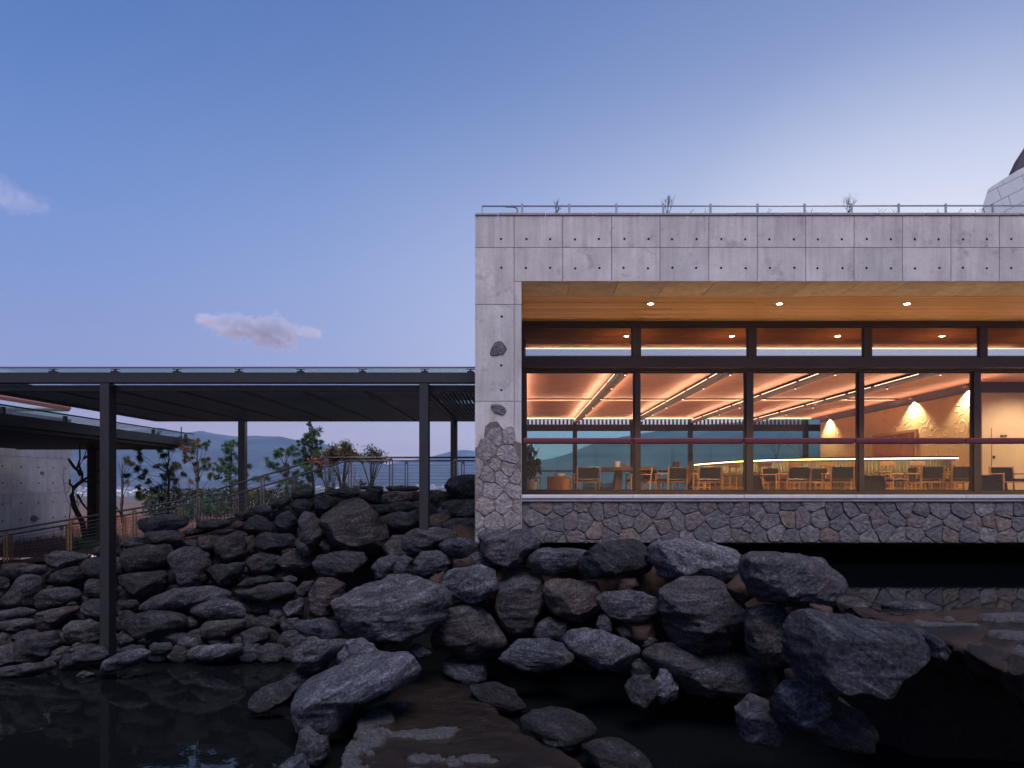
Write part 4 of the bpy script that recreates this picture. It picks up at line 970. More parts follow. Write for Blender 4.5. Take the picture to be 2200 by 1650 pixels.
BW = [
 [(235,400),(250,370),(400,350),(600,340),(645,370),(635,425),(520,482),(330,492),(250,455)], [(285,500),(330,475),(550,470),(605,510),(600,560),(480,580),(360,575),(300,540)],
 [(60,580),(140,565),(270,575),(260,600),(120,610),(70,625)], [(100,650),(180,600),(340,600),(460,590),(500,650),(510,720),(450,770),(300,790),(180,815),(110,770),(95,710)],
 [(70,850),(200,830),(430,810),(455,850),(440,930),(400,980),(280,1020),(150,1000),(90,930)], [(520,660),(600,620),(740,620),(800,680),(820,770),(800,880),(740,930),(620,950),(580,900),(540,780),(515,700)],
 [(720,510),(900,520),(895,590),(840,640),(770,650),(725,590)], [(880,590),(930,520),(1060,480),(1120,500),(1140,580),(1140,680),(1080,720),(960,735),(880,690)],
 [(705,420),(760,380),(900,375),(980,385),(995,420),(930,455),(760,465),(710,450)], [(1010,430),(1050,385),(1110,400),(1115,430),(1060,460),(1020,455)], [(1030,330),(1080,305),(1170,310),(1190,345),(1120,365),(1050,360)],
 [(1110,440),(1140,370),(1230,340),(1310,380),(1360,440),(1350,480),(1230,495),(1120,490)], [(1180,290),(1260,265),(1350,285),(1370,310),(1280,345),(1200,320)], [(1330,240),(1400,200),(1500,180),(1515,220),(1480,260),(1380,290),(1340,270)],
 [(1520,110),(1600,100),(1690,110),(1700,180),(1660,210),(1530,210)], [(1505,250),(1560,215),(1650,210),(1700,240),(1690,300),(1600,320),(1520,300)], [(1710,230),(1740,180),(1800,165),(1870,210),(1875,290),(1800,325),(1720,310)],
 [(1370,390),(1420,330),(1480,310),(1560,340),(1570,420),(1540,480),(1440,490),(1380,450)], [(1575,360),(1640,310),(1700,340),(1760,400),(1770,520),(1740,610),(1650,615),(1575,580)],
 [(1220,520),(1290,490),(1400,500),(1500,500),(1560,560),(1570,620),(1450,625),(1330,630),(1290,655),(1230,610)], [(1130,740),(1200,680),(1280,660),(1400,690),(1400,760),(1330,830),(1200,850),(1150,800)],
 [(1390,740),(1450,660),(1580,620),(1700,640),(1740,720),(1680,800),(1560,830),(1440,820)], [(800,800),(880,760),(1050,740),(1130,745),(1120,800),(1060,870),(1020,930),(900,940),(840,870)],
 [(1050,940),(1120,880),(1250,850),(1360,870),(1370,900),(1250,930),(1120,955)], [(1010,985),(1100,970),(1300,930),(1470,910),(1550,950),(1550,1010),(1420,1050),(1200,1065),(1060,1030)],
 [(230,1130),(350,1030),(550,960),(830,945),(1000,1000),(960,1050),(700,1110),(450,1140),(290,1150)], [(670,1130),(750,1070),(900,1045),(1080,1070),(1140,1130),(1130,1190),(960,1210),(780,1205),(690,1170)],
 [(740,1290),(780,1250),(1000,1230),(1130,1220),(1100,1290),(980,1350),(850,1390),(750,1370)], [(700,1500),(750,1460),(900,1430),(1090,1430),(1100,1490),(1000,1550),(850,1570),(730,1540)],
 [(60,1260),(130,1190),(300,1160),(480,1165),(620,1200),(620,1290),(500,1370),(330,1405),(180,1390),(90,1320)], [(60,1165),(130,1140),(190,1170),(160,1215),(70,1225)], [(60,1060),(200,1060),(230,1100),(170,1140),(70,1140)],
 [(1100,1330),(1180,1290),(1330,1310),(1310,1380),(1200,1450),(1100,1460)], [(540,1420),(620,1370),(720,1380),(730,1450),(620,1470)], [(1440,1130),(1490,1080),(1600,1040),(1620,1100),(1600,1180),(1490,1200),(1450,1170)],
 [(1565,960),(1600,910),(1700,900),(1680,980),(1640,1030),(1570,1010)], [(600,480),(640,450),(700,460),(690,500),(620,505)], [(1420,870),(1500,850),(1570,870),(1560,900),(1450,905)], [(1130,520),(1190,510),(1215,600),(1190,660),(1150,640)],
 [(600,560),(660,545),(715,560),(715,610),(640,600)], [(880,480),(960,462),(1030,465),(1000,500),(900,505)], [(1420,640),(1480,610),(1560,630),(1520,665),(1440,670)], [(1780,560),(1850,600),(1850,640),(1790,630),(1750,600)]]
ZW = [
 [(740,1330),(800,1300),(980,1290),(1000,1340),(940,1385),(820,1375)], [(1000,1340),(1080,1300),(1190,1300),(1170,1360),(1160,1420),(1060,1415),(1010,1380)], [(1180,1350),(1260,1320),(1430,1320),(1440,1380),(1390,1420),(1230,1425),(1180,1390)],
 [(990,1280),(1080,1270),(1200,1280),(1190,1300),(1010,1305)], [(1200,1280),(1350,1270),(1490,1280),(1480,1315),(1240,1318)], [(1040,1440),(1190,1430),(1380,1400),(1480,1440),(1400,1500),(1250,1500),(1120,1520)],
 [(1130,1540),(1260,1500),(1400,1500),(1490,1460),(1510,1570),(1400,1650),(1250,1660),(1180,1610)], [(1710,1270),(1760,1210),(1860,1185),(1985,1190),(2020,1300),(1990,1380),(1850,1380),(1740,1330)],
 [(1570,1310),(1680,1310),(1700,1370),(1640,1420),(1570,1400)], [(1680,1420),(1760,1390),(2010,1390),(2020,1530),(1880,1540),(1720,1500)], [(1690,1600),(1820,1550),(2020,1550),(2030,1750),(1750,1720)], [(1430,1410),(1500,1400),(1600,1440),(1660,1500),(1560,1560),(1470,1540)],
 [(1560,1540),(1680,1500),(1760,1540),(1740,1640),(1600,1680)], [(700,1310),(745,1280),(790,1300),(780,1360),(720,1370)]]
sd = 100
for lst, cr in ((AW, 'A'), (BW, 'B'), (ZW, 'Z')):
    for i, pts in enumerate(lst):
        ox, oy, s_ = OFF[cr]; cy = oy+sum(p[1] for p in pts)/len(pts)/s_; cx = ox+sum(p[0] for p in pts)/len(pts)/s_
        d_ = dl(cy)
        if cx > 640: d_ = float(np.interp(cy, [1040, 1060, 1120, 1190, 1240, 1330], [18.5, 18.3, 17.4, 16.6, 16.0, 15.4]))
        mat = M['boulder_l']
        if (cr, i) in (('B', 6), ('B', 9), ('B', 38), ('Z', 2), ('Z', 12)): mat = M['boulder_br']
        if (cr, i) in (('A', 20),): d_ = 14.5; mat = M['boulder_b']
        if (cr, i) in (('A', 1), ('B', 28), ('B', 26)): mat = M['boulder_b']
        ww = (max(p[0] for p in pts)-min(p[0] for p in pts))/s_
        rock('stone', cr, d_, pts, mat, sd, 5 if ww > 70 else 4, .85, WALL, rough=.9); sd += 1
rock('stone', 'P', 16.9, [(693,1130),(702,1100),(722,1078),(760,1070),(792,1080),(815,1108),(834,1150),(832,1178),(800,1190),(740,1187),(703,1175)], M['boulder_l'], 201, 5, .9, WALL, rough=.7)
rock('stone', 'B', 16.0, [(1715,740),(1780,680),(1950,660),(2110,660),(2140,720),(2080,820),(1920,860),(1790,840),(1730,790)], M['boulder_l'], 202, 5, 1.0, WALL)
rock('stone', 'B', 15.7, [(1640,1080),(1680,980),(1760,870),(1850,880),(1950,930),(1930,1080),(1880,1190),(1720,1210),(1650,1200)], M['boulder_br'], 203, 5, 1.0, WALL)
rock('stone', 'P', 16.5, [(0+820,1180),(845,1150),(880,1150),(900,1185),(880,1215),(840,1215)], M['boulder_l'], 204, 4, 1.0, WALL)
# second row of stones showing in the gaps
rf = random.Random(55)
yt = lambda x: float(np.interp(x, [0, 100, 200, 290, 350, 500, 600, 700, 1000], [1222, 1210, 1195, 1150, 1140, 1118, 1070, 1062, 1062]))
py = 1075
while py < 1425:
    px = rf.uniform(0, 30)
    while px < 1000:
        if py > yt(px)+22 and not (px > 640 and py > 1200):
            s1, s2 = rf.uniform(22, 34), rf.uniform(15, 23); pts = [(px+s1*math.cos(t)*rf.uniform(.85, 1.15), py+s2*math.sin(t)*rf.uniform(.85, 1.15)) for t in np.linspace(0, 6.283, 8)[:-1]]
            d_ = dl(py)+.5 if px < 640 else float(np.interp(py, [1040, 1060, 1120, 1190, 1240], [18.5, 18.3, 17.4, 16.6, 16.0]))+.5
            rock('stone', 'P', d_, pts, M['boulder_l'], int(px*7+py), 3, 1.0, WALL, rough=1.1)
        px += rf.uniform(42, 58)
    py += 33
# small chock stones pushed into the joints of the wall
rc = random.Random(77)
for k in range(60):
    px, py = rc.uniform(10, 680), rc.uniform(1180, 1400)
    if py < 1130+max(0, (300-px))*.3: continue
    s_ = rc.uniform(6, 13); a = rc.uniform(0, 6); pts = [(px+s_*1.4*math.cos(a+t)*rc.uniform(.8, 1.2), py+s_*math.sin(a+t)*rc.uniform(.7, 1.1)) for t in (0, 1, 2, 3.1, 4.2, 5.3)]
    pts = sorted(pts, key=lambda p: math.atan2(p[1]-py, p[0]-px))
    rock('stone', 'P', dl(py)+.42, pts, M['boulder_br'] if k % 4 == 0 else M['boulder_l'], 300+k, 3, 1.0, WALL)

# ---- the boulders of the dam and of the foreground: each one a thing
def boulder(crop, d_, pts, lab, mat='boulder', sub=5, thick=.95, flat=0, rough=1.0):
    global sd
    o = rock('boulder', crop, d_, pts, M[mat], sd, sub, thick, None, flat, rough); sd += 1
    return tag(o, lab, 'boulder', 'boulders of the dam and the pond edge')
bb, bp, bn, bk = 'boulder_b', 'boulder_p', 'boulder_br', 'boulder'
boulder('C', 15.45, [(690,175),(750,145),(900,140),(1050,155),(1115,185),(1110,230),(1060,240),(950,330),(760,350),(650,330),(645,240)], 'flat topped dark boulder carrying the right front post of the walkway canopy', bk, flat=.72)
boulder('C', 14.7, [(950,280),(1020,235),(1120,225),(1230,240),(1280,290),(1250,340),(1180,390),(1050,385),(980,330)], 'small blue grey boulder just right of the flat one under the canopy post', bb)
boulder('C', 13.9, [(1280,210),(1340,165),(1480,160),(1690,170),(1790,240),(1795,300),(1700,370),(1680,450),(1540,460),(1430,420),(1320,330)], 'boulder with white quartz end in front of the pavilion corner', bk, flat=.75)
boulder('C', 14.2, [(1210,370),(1260,340),(1330,345),(1450,430),(1400,475),(1300,470),(1220,430)], 'small wedge shaped stone below the quartz ended boulder', bk, 4)
boulder('C', 14.5, [(740,410),(800,340),(930,335),(1030,370),(1050,440),(1000,490),(900,560),(810,580),(745,520)], 'rounded pale grey boulder above the biggest foreground boulder', bb)
boulder('C', 14.95, [(390,460),(450,400),(540,375),(620,390),(600,480),(570,560),(430,610),(395,530)], 'dark smooth boulder left of the rounded pale one, half in shadow', bk)
boulder('C', 14.8, [(590,400),(660,365),(740,390),(745,480),(720,550),(600,560),(570,520)], 'narrow blue boulder squeezed between two rounded ones', bb)
boulder('C', 13.5, [(980,600),(1030,520),(1090,480),(1280,465),(1390,500),(1450,590),(1430,670),(1320,740),(1200,770),(1050,720),(990,660)], 'round boulder with pale cracked crest right of the biggest boulder', bb)
boulder('C', 12.7, [(90,750),(170,690),(290,620),(420,620),(500,565),(700,565),(900,640),(990,690),(1010,780),(970,900),(860,980),(680,1080),(500,1080),(330,1050),(220,990),(120,860)], 'biggest boulder, broad with pale flat top and craggy dark front, left of centre', bb, 6, flat=.42)
boulder('C', 13.4, [(910,1120),(930,980),(1010,830),(1180,810),(1290,840),(1400,930),(1520,1080),(1490,1160),(1290,1210),(1100,1200),(930,1170)], 'heavy triangular boulder standing in the pond under the round one', bk)
boulder('C', 13.8, [(1430,700),(1470,590),(1560,520),(1700,510),(1810,560),(1840,680),(1830,850),(1740,980),(1620,1015),(1500,950),(1430,820)], 'tall egg shaped dark boulder below the quartz ended boulder', bk)
boulder('C', 13.7, [(1690,430),(1720,370),(1810,310),(2050,310),(2190,330),(2200,400),(2080,480),(1850,530),(1740,490)], 'low oval boulder on a small mortar neck under the stone cladding', bb)
boulder('C', 13.4, [(1860,600),(1950,575),(2150,600),(2270,600),(2310,720),(2280,850),(2180,950),(2040,930),(1900,830),(1840,680)], 'craggy brownish boulder beneath the low oval one', bn)
boulder('C', 12.9, [(1450,1240),(1560,1130),(1620,1080),(1830,1090),(2000,1130),(2060,1170),(2080,1240),(1980,1290),(1800,1330),(1620,1310),(1530,1260)], 'broad low boulder at the waterline beside the triangular one', bb)
boulder('C', 13.4, [(1750,1050),(1800,940),(1900,900),(2040,930),(2060,1000),(2010,1090),(1850,1080)], 'small domed stone mortared on top of the broad waterline boulder', bk, 4)
boulder('C', 13.4, [(1000,1290),(1040,1230),(1260,1245),(1355,1300),(1350,1420),(1200,1470),(1100,1400),(1010,1340)], 'lone pale topped stone standing in the black water left of centre', bb, flat=.35, thick=1.2)
boulder('C', 12.7, [(700,1170),(740,1110),(820,1130),(890,1190),(860,1240),(740,1220)], 'small grey stone below the biggest boulder at the water', bk, 4)
boulder('C', 12.9, [(560,1150),(640,1100),(720,1110),(700,1190),(600,1220)], 'small brownish lump under the right end of the biggest boulder', bn, 4)
boulder('D', 13.2, [(190,330),(260,220),(300,170),(450,165),(640,160),(700,190),(770,260),(780,380),(740,440),(560,450),(400,480),(250,510),(190,430)], 'thick dark boulder with rusty patch beside the pale white one', bk, flat=.7)
boulder('D', 12.7, [(780,290),(790,230),(840,185),(1020,145),(1160,150),(1300,180),(1450,240),(1560,330),(1540,430),(1480,500),(1350,530),(1100,490),(910,520),(850,430),(780,350)], 'palest, almost white boulder on top of the dam in front of the cladding', bp, 6, flat=.8)
boulder('D', 10.7, [(1570,300),(1650,262),(1850,270),(2080,300),(2260,325),(2330,400),(2400,560),(2380,680),(2200,720),(2000,700),(1900,700),(1740,690),(1620,580),(1580,430)], 'massive grey boulder at the right end of the dam crest against the dark cavity', bk, 6, flat=.78)
boulder('D', 12.3, [(330,650),(390,600),(520,590),(700,600),(830,660),(870,690),(830,770),(700,840),(560,840),(420,790),(350,710)], 'mushroom like boulder balanced on a mortar stem in the middle of the dam', bb)
boulder('D', 11.9, [(880,600),(960,530),(1090,490),(1300,510),(1500,590),(1620,680),(1645,780),(1600,900),(1480,990),(1450,1080),(1200,1080),(1000,1060),(940,950),(880,740)], 'huge dark brown boulder with stained hollow front under the pale one', bk, 6)
boulder('D', 11.9, [(55,990),(100,920),(230,895),(400,960),(600,1020),(690,1090),(650,1190),(520,1290),(330,1230),(180,1120),(70,1060)], 'tilted slab like boulder with bluish striped face pointing down into the pond', bb)
boulder('D', 12.3, [(320,870),(340,810),(400,780),(450,830),(440,930),(380,970),(330,930)], 'small round stone on top of the tilted striped slab', bk, 4)
boulder('D', 12.35, [(480,900),(540,870),(600,910),(600,980),(520,990)], 'tiny stone set in mortar under the mushroom boulder', bk, 4)
boulder('D', 12.2, [(700,1000),(760,970),(840,1000),(840,1060),(760,1075),(700,1060)], 'small dark stone hanging right of the mortar stem', bk, 4)
boulder('D', 11.7, [(750,1130),(850,1070),(1020,1060),(1250,1140),(1500,1120),(1700,1200),(1830,1330),(1750,1470),(1550,1500),(1350,1490),(1100,1430),(900,1330),(780,1230)], 'very long smooth boulder lying low beneath the huge brown one', bk, 6)
boulder('D', 10.9, [(1600,760),(1740,710),(1900,740),(1930,900),(1940,1130),(1870,1190),(1740,1210),(1620,1100),(1590,900)], 'upright dark block standing in the shade under the right crest boulder', bk)
boulder('D', 11.3, [(560,1400),(640,1310),(780,1310),(830,1400),(820,1530),(720,1590),(610,1510)], 'small knobbly stone low at the water left of the long smooth boulder', bk, 4)
boulder('D', 11.5, [(780,1370),(850,1250),(950,1260),(1010,1400),(990,1500),(880,1530),(800,1450)], 'small pale flecked stone beside the left end of the long smooth boulder', bb, 4)
boulder('D', 11.9, [(590,1190),(700,1170),(800,1230),(770,1320),(620,1310)], 'pebble sized dark stone under the tip of the tilted slab', bk, 4)
boulder('E', 7.8, [(230,1150),(250,960),(330,850),(430,805),(600,820),(900,860),(1150,880),(1330,960),(1365,1110),(1280,1200),(1100,1300),(950,1440),(850,1490),(600,1430),(400,1370),(270,1270)], 'large streaked blue boulder in the right foreground overhanging black water', bb, 6, flat=.62)
boulder('E', 9.9, [(640,680),(700,640),(850,665),(1010,730),(1130,790),(1000,830),(800,835),(700,820)], 'low ridge rock just right of the massive crest boulder', bk, flat=.6)
boulder('E', 9.7, [(990,700),(1060,680),(1280,685),(1450,710),(1600,760),(1690,800),(1500,830),(1300,835),(1100,790)], 'long thin tapering rock at the edge of the upper pond', bk, flat=.6)
boulder('E', 9.5, [(1560,725),(1700,715),(1900,750),(2250,770),(2400,830),(2200,850),(1850,820)], 'flat rock at the far right edge of the upper pond', bk, flat=.5)
boulder('E', 7.5, [(1340,960),(1400,950),(1520,1010),(1570,1090),(1500,1180),(1380,1150)], 'lump of pale stone at the edge of the rusty spillway slab', bb, 5)
boulder('E', 8.6, [(215,980),(260,930),(300,970),(290,1060),(230,1060)], 'small stone wedged behind the left end of the streaked blue boulder', bb, 4)
boulder('E', 8.3, [(100,1390),(180,1320),(300,1350),(450,1420),(560,1470),(560,1600),(400,1700),(250,1680),(110,1500)], 'blue boulder hanging low under the streaked one', bb)
boulder('E', 8.1, [(360,1450),(450,1390),(560,1430),(600,1500),(480,1520)], 'small dark stone tucked below the streaked boulder', bk, 4)
boulder('P', 8.5, [(1668,1510),(1700,1470),(1760,1480),(1830,1520),(1870,1565),(1850,1600),(1760,1600),(1690,1565)], 'lowest boulder at the bottom right, disappearing into black water', bk)
boulder('P', 9.0, [(1588,1530),(1620,1503),(1670,1520),(1690,1570),(1660,1605),(1600,1590)], 'dim boulder at the bottom left of the lowest right group', bk)
boulder('F', 12.2, [(580,420),(680,330),(850,310),(1070,320),(1100,360),(1000,440),(900,560),(820,650),(740,600),(640,560),(580,500)], 'rough pitted boulder at the left of the foreground group', bk)
boulder('F', 11.9, [(980,490),(1080,340),(1200,330),(1400,430),(1560,480),(1450,560),(1150,590),(1000,570)], 'smooth wedge between the pitted boulder and the long pale one', bb)
boulder('F', 11.0, [(590,860),(730,740),(950,620),(1200,555),(1500,510),(1620,470),(1710,540),(1740,640),(1660,730),(1400,820),(1120,900),(1070,980),(1080,1120),(900,1220),(720,1200),(620,1060),(580,940)], 'long pale grey boulder sloping up to the right over the foreground slab', bb, 6, 1.0, flat=.55)
boulder('F', 12.2, [(190,880),(260,800),(420,750),(560,640),(700,610),(780,680),(740,800),(560,930),(400,960),(250,1000),(185,950)], 'dark club shaped boulder reaching left over the black pond', bk)
boulder('F', 10.0, [(600,1340),(620,1230),(700,1160),(880,1270),(900,1400),(800,1530),(680,1500),(610,1420)], 'upright boulder below the long pale one near the bottom edge', bk)
boulder('F', 9.5, [(420,1560),(520,1470),(640,1430),(720,1540),(680,1650),(450,1660)], 'pale boulder cut off by the bottom edge of the view', bb)
boulder('F', 12.6, [(580,200),(640,150),(830,125),(920,150),(1000,170),(1060,200),(1040,270),(950,310),(850,310),(760,320),(680,290),(600,230)], 'bluish low boulder touching the left foot of the biggest boulder', bb)
boulder('F', 12.9, [(455,190),(520,130),(620,120),(650,170),(600,230),(480,240)], 'small dim stone at the very left of the foreground group', bk, 4)
boulder('F', 12.2, [(540,330),(620,290),(700,310),(640,420),(560,440)], 'shadowed stone behind the pitted boulder', bk, 4)
boulder('G', 12.1, [(380,640),(600,640),(740,680),(850,820),(780,870),(600,820),(480,740)], 'half sunk rock with pale flecks at the right rim of the wet slab', 'boulder_w', flat=.3)
boulder('G', 10.5, [(800,890),(900,850),(1150,860),(1300,910),(1400,1000),(1340,1100),(1230,1180),(1100,1130),(950,1020),(830,960)], 'half sunk dark rock in the black water near the bottom centre', 'boulder_w', flat=.3)
boulder('G', 9.7, [(1300,1120),(1400,1090),(1600,1100),(1750,1170),(1850,1300),(1500,1330),(1350,1260)], 'rock lying lowest in the water at the bottom centre', 'boulder_w', flat=.3)
# mortar necks between the stacked boulders
MN = [('D', 12.9, [(520,480),(640,470),(680,540),(600,600),(500,590)]), ('D', 12.35, [(560,840),(790,830),(800,1010),(700,1040),(560,980)]), ('D', 12.1, [(1080,1040),(1450,1040),(1480,1130),(1250,1160),(1090,1110)]), 
      ('D', 11.6, [(1570,420),(1640,440),(1640,620),(1520,700),(1430,560)]), ('E', 8.9, [(400,700),(570,720),(580,810),(410,800)]), ('D', 13.2, [(950,440),(1300,470),(1290,530),(1000,520)]), ('D', 11.3, [(1740,690),(1900,700),(1900,760),(1760,760)]),
      ('C', 13.9, [(1080,760),(1310,740),(1330,850),(1100,840)]), ('C', 14.1, [(880,560),(1000,500),(990,680),(900,640)]), ('C', 14.0, [(1080,420),(1230,370),(1260,470),(1090,490)]), ('C', 13.6, [(1850,930),(2150,940),(2100,1100),(1900,1100)]), ('C', 14.1, [(1480,470),(1830,500),(1800,560),(1500,540)]),
      ('C', 12.6, [(400,1080),(720,1080),(700,1200),(440,1180)]), ('P', 8.6, [(1690,1440),(1790,1450),(1790,1510),(1700,1500)]), ('D', 11.4, [(1500,1480),(1800,1480),(1800,1580),(1520,1580)])]
for i, (cr, d_, pts) in enumerate(MN):
    o = rock('mortar_neck', cr, d_+.1, pts, M['mortar'], 500+i, 4, 1.1, None, rough=.9, chops=2); o['kind'] = 'structure'
# ---- wet slabs: thin film of water over rusty rock
def wet_slab(name, outline, zf, dry, seed, depth=.5):
    xs = [p[0] for p in outline]; ys = [p[1] for p in outline]; n = 220
    gx = np.linspace(min(xs), max(xs), n); gy = np.linspace(min(ys), max(ys), n); GX, GY = np.meshgrid(gx, gy)
    px, py = GX.ravel(), GY.ravel(); ins = np.zeros(px.size, bool); dist = np.full(px.size, 9.0)
    for k in range(len(outline)):
        (x0, y0), (x1, y1) = outline[k], outline[(k+1) % len(outline)]
        c = ((y0 > py) != (y1 > py)) & (px < (x1-x0)*(py-y0)/((y1-y0) if y1 != y0 else 1e-9)+x0); ins ^= c
        ex, ey = x1-x0, y1-y0; t = np.clip(((px-x0)*ex+(py-y0)*ey)/(ex*ex+ey*ey), 0, 1); dist = np.minimum(dist, np.hypot(px-x0-t*ex, py-y0-t*ey))
    sdist = np.where(ins, dist, -dist)
    q = np.stack([px, py, np.zeros_like(px)], 1)
    sdist = sdist+fbm(q*2.3, seed, 4)*.12
    z = zf(px, py)+fbm(q*np.array([1.1, 2.0, 1]), seed+2, 5)*.05+fbm(q*6, seed+4, 5, True)*.018
    for (cx, cy, rx_, ry_, h) in dry:
        e = ((px-cx)/rx_)**2+((py-cy)/ry_)**2+fbm(q*3.5, seed+7, 5)*2.2; z += h*np.clip((1.15-e)*3, 0, 1)
    z = z-np.clip(.06-sdist, 0, 2)*1.0-np.clip(-sdist-.05, 0, .16)*2.0; gyy, gxx = np.gradient(sdist.reshape(n, n), gy[1]-gy[0], gx[1]-gx[0]); py = py+np.clip(-sdist, 0, 2)*2.3*gyy.ravel(); px = px+np.clip(-sdist, 0, 2)*2.3*gxx.ravel()
    V_ = np.stack([px, py, z], 1); keep = (sdist > -.55).reshape(n, n); f = []
    for j in range(n-1):
        for i in range(n-1):
            if keep[j, i] and keep[j+1, i] and keep[j, i+1] and keep[j+1, i+1]: f.append((j*n+i, j*n+i+1, (j+1)*n+i+1, (j+1)*n+i))
    return V_, f
def m_wet(name, zw, film):
    m, N, L, B = nodes(name); v = coords(N, L, (1, 1, 1), False)
    ge = N.new('ShaderNodeNewGeometry'); sp = N.new('ShaderNodeSeparateXYZ'); L.new(ge.outputs['Position'], sp.inputs[0])
    n = noise(N, L, v, 2.2, 7, .7, .5); n2 = noise(N, L, v, 22, 8, .75)
    a = ramp_(N, [(.34, (.002, .002, .002)), (.48, (.007, .004, .003)), (.58, (.015, .008, .006)), (.68, (.011, .010, .012))]); L.new(n.outputs[0], a.inputs[0])
    g = ramp_(N, [(.3, (.5, .5, .5)), (.7, (1.5, 1.5, 1.5))]); L.new(n2.outputs[0], g.inputs[0])
    wet = mixc(N, L, 1.0, a.outputs[0], g.outputs[0], 'MULTIPLY')
    d_ = ramp_(N, [(.35, (.010, .010, .012)), (.5, (.035, .035, .042)), (.68, (.10, .10, .115))]); L.new(n2.outputs[0], d_.inputs[0])
    h = mth(N, L, 'SUBTRACT', sp.outputs[2], zw+film); h = mth(N, L, 'ADD', h, mth(N, L, 'MULTIPLY', mth(N, L, 'SUBTRACT', n.outputs[0], .5), .05)); k = mth(N, L, 'MULTIPLY', h, 60.0, True)
    L.new(mixc(N, L, k, wet, d_.outputs[0]), B.inputs['Base Color'])
    r = mth(N, L, 'MULTIPLY', k, .55); r = mth(N, L, 'ADD', r, .25); L.new(r, B.inputs['Roughness'])
    bump(N, L, B, n2.outputs[0], 1.0, .04); return m
s1 = [(-2.05, 14.0), (-1.2, 14.1), (-.55, 12.0), (-.05, 10.9), (.35, 10.2), (.9, 9.3), (1.4, 8.4), (1.7, 7.2), (-1.9, 7.0), (-2.35, 8.6), (-2.45, 10.0), (-2.6, 11.2), (-2.3, 12.6)]
V_, f = wet_slab('wet_slab', s1, lambda x, y: -3.80+0*x, [(-2.38, 10.7, .30, .75, .075), (-2.25, 9.4, .34, .8, .075), (-1.35, 10.3, .50, .22, .065), (-.8, 9.3, .55, .20, .065), (-2.0, 11.7, .15, .15, .06), (-1.5, 8.6, .5, .3, .07), (-.3, 8.4, .3, .2, .06)], 61, .9)
o = link_mesh('rock_slab', np_mesh('rock_slab', V_, f, m_wet('rusty_wet_slab', -3.80, .035), True), (0, 0, 0)); tag(o, kind='structure')
s2 = [(4.7, 9.9), (5.4, 9.6), (7, 9.7), (10, 9.6), (16, 9.4), (16, 4.7), (10, 5.0), (6.4, 5.7), (5.2, 6.2), (4.85, 6.7), (4.85, 7.5), (4.75, 8.6)]
V_, f = wet_slab('spill', s2, lambda x, y: W1-.01-.04*np.clip(8-y, 0, 3), [(5.7, 6.5, 1.1, .40, .13), (6.4, 7.6, 1.3, .22, .11), (5.2, 7.3, .4, .25, .08), (6.6, 8.6, 1.5, .14, .10), (8.5, 6.4, 1.5, .5, .12), (5.3, 8.3, .5, .10, .08), (9, 7.8, 1.4, .3, .1)], 71, .10)
o = link_mesh('spillway_slab', np_mesh('spillway_slab', V_, f, m_wet('rusty_spillway', W1, .035), True), (0, 0, 0)); tag(o, kind='structure')
# ================================================================ furniture behind the glass
FL = -.33
def put(o, px, d_, rot, label, group=None, z=FL):
    o.location = ((px-VX)*d_/F, d_, z); o.rotation_euler.z = R(rot); o['label'] = label
    if group: o['group'] = group
    return o
def chair_proto():
    t = thing('armchair', (0, 0, 0), 'x', 'chair')
    for sx in (-1, 1):
        MB().tube([(sx*.33, -.30, 0), (sx*.335, -.33, .45), (sx*.34, -.38, .86)], [.022, .026, .022], 6).build('rear_leg', M['oak'], t)
        MB().tube([(sx*.33, .30, 0), (sx*.33, .29, .62)], [.02, .024], 6).build('front_leg', M['oak'], t)
        MB().box(sx*.34-.028, sx*.34+.028, -.34, .33, .622, .65, b=.008).build('armrest', M['oak'], t)
    MB().box(-.31, .31, -.30, -.26, .37, .42).box(-.31, .31, .27, .31, .37, .42).build('seat_rail', M['oak'], t)
    MB().box(-.30, .30, -.24, .30, .42, .49, b=.025).build('seat', M['leather'], t)
    Mx = Matrix.Translation((0, -.345, .66)) @ Matrix.Rotation(R(7), 4, 'X')
    MB().box(-.30, .30, -.025, .025, -.17, .18, Mx, b=.02).build('backrest', M['leather'], t)
    return t
A0 = chair_proto(); used = False
CH = [(1260, 20.5, 4, 'black leather armchair at left, in front of the big wooden table'), (1441, 20.6, 24, 'black leather armchair turned askew right of the second window post'),
      (1519, 20.4, 0, 'black leather armchair just left of the third window post'), (1706, 20.3, 2, 'black leather armchair behind the third window, left of two'), (1800, 20.2, -3, 'black leather armchair behind the third window, right of two'),
      (1933, 20.9, 80, 'black leather armchair seen from the side behind the fourth window'), (1987, 20.0, 3, 'black leather armchair in the middle of the fourth window'), (2057, 20.1, -5, 'black leather armchair at the right end of the fourth window'),
      (2168, 20.2, 176, 'black leather armchair facing the terrace at the right edge'), (1396, 23.4, 180, 'armchair on the far side of the big wooden table, facing the terrace'), (1370, 22.0, 95, 'armchair at the right end of the big wooden table'),
      (1752, 21.8, 150, 'black armchair on the far side of the low table, behind the third window'), (1672, 21.9, 200, 'black armchair half hidden behind the left one of the third window'), (2020, 22.0, 165, 'black armchair on the far side between two others in the fourth window')]
for i, (px, d_, r_, lab) in enumerate(CH):
    o = A0 if i == 0 else copy_tree(A0); put(o, px, d_, r_, lab, 'armchairs of the lounge')
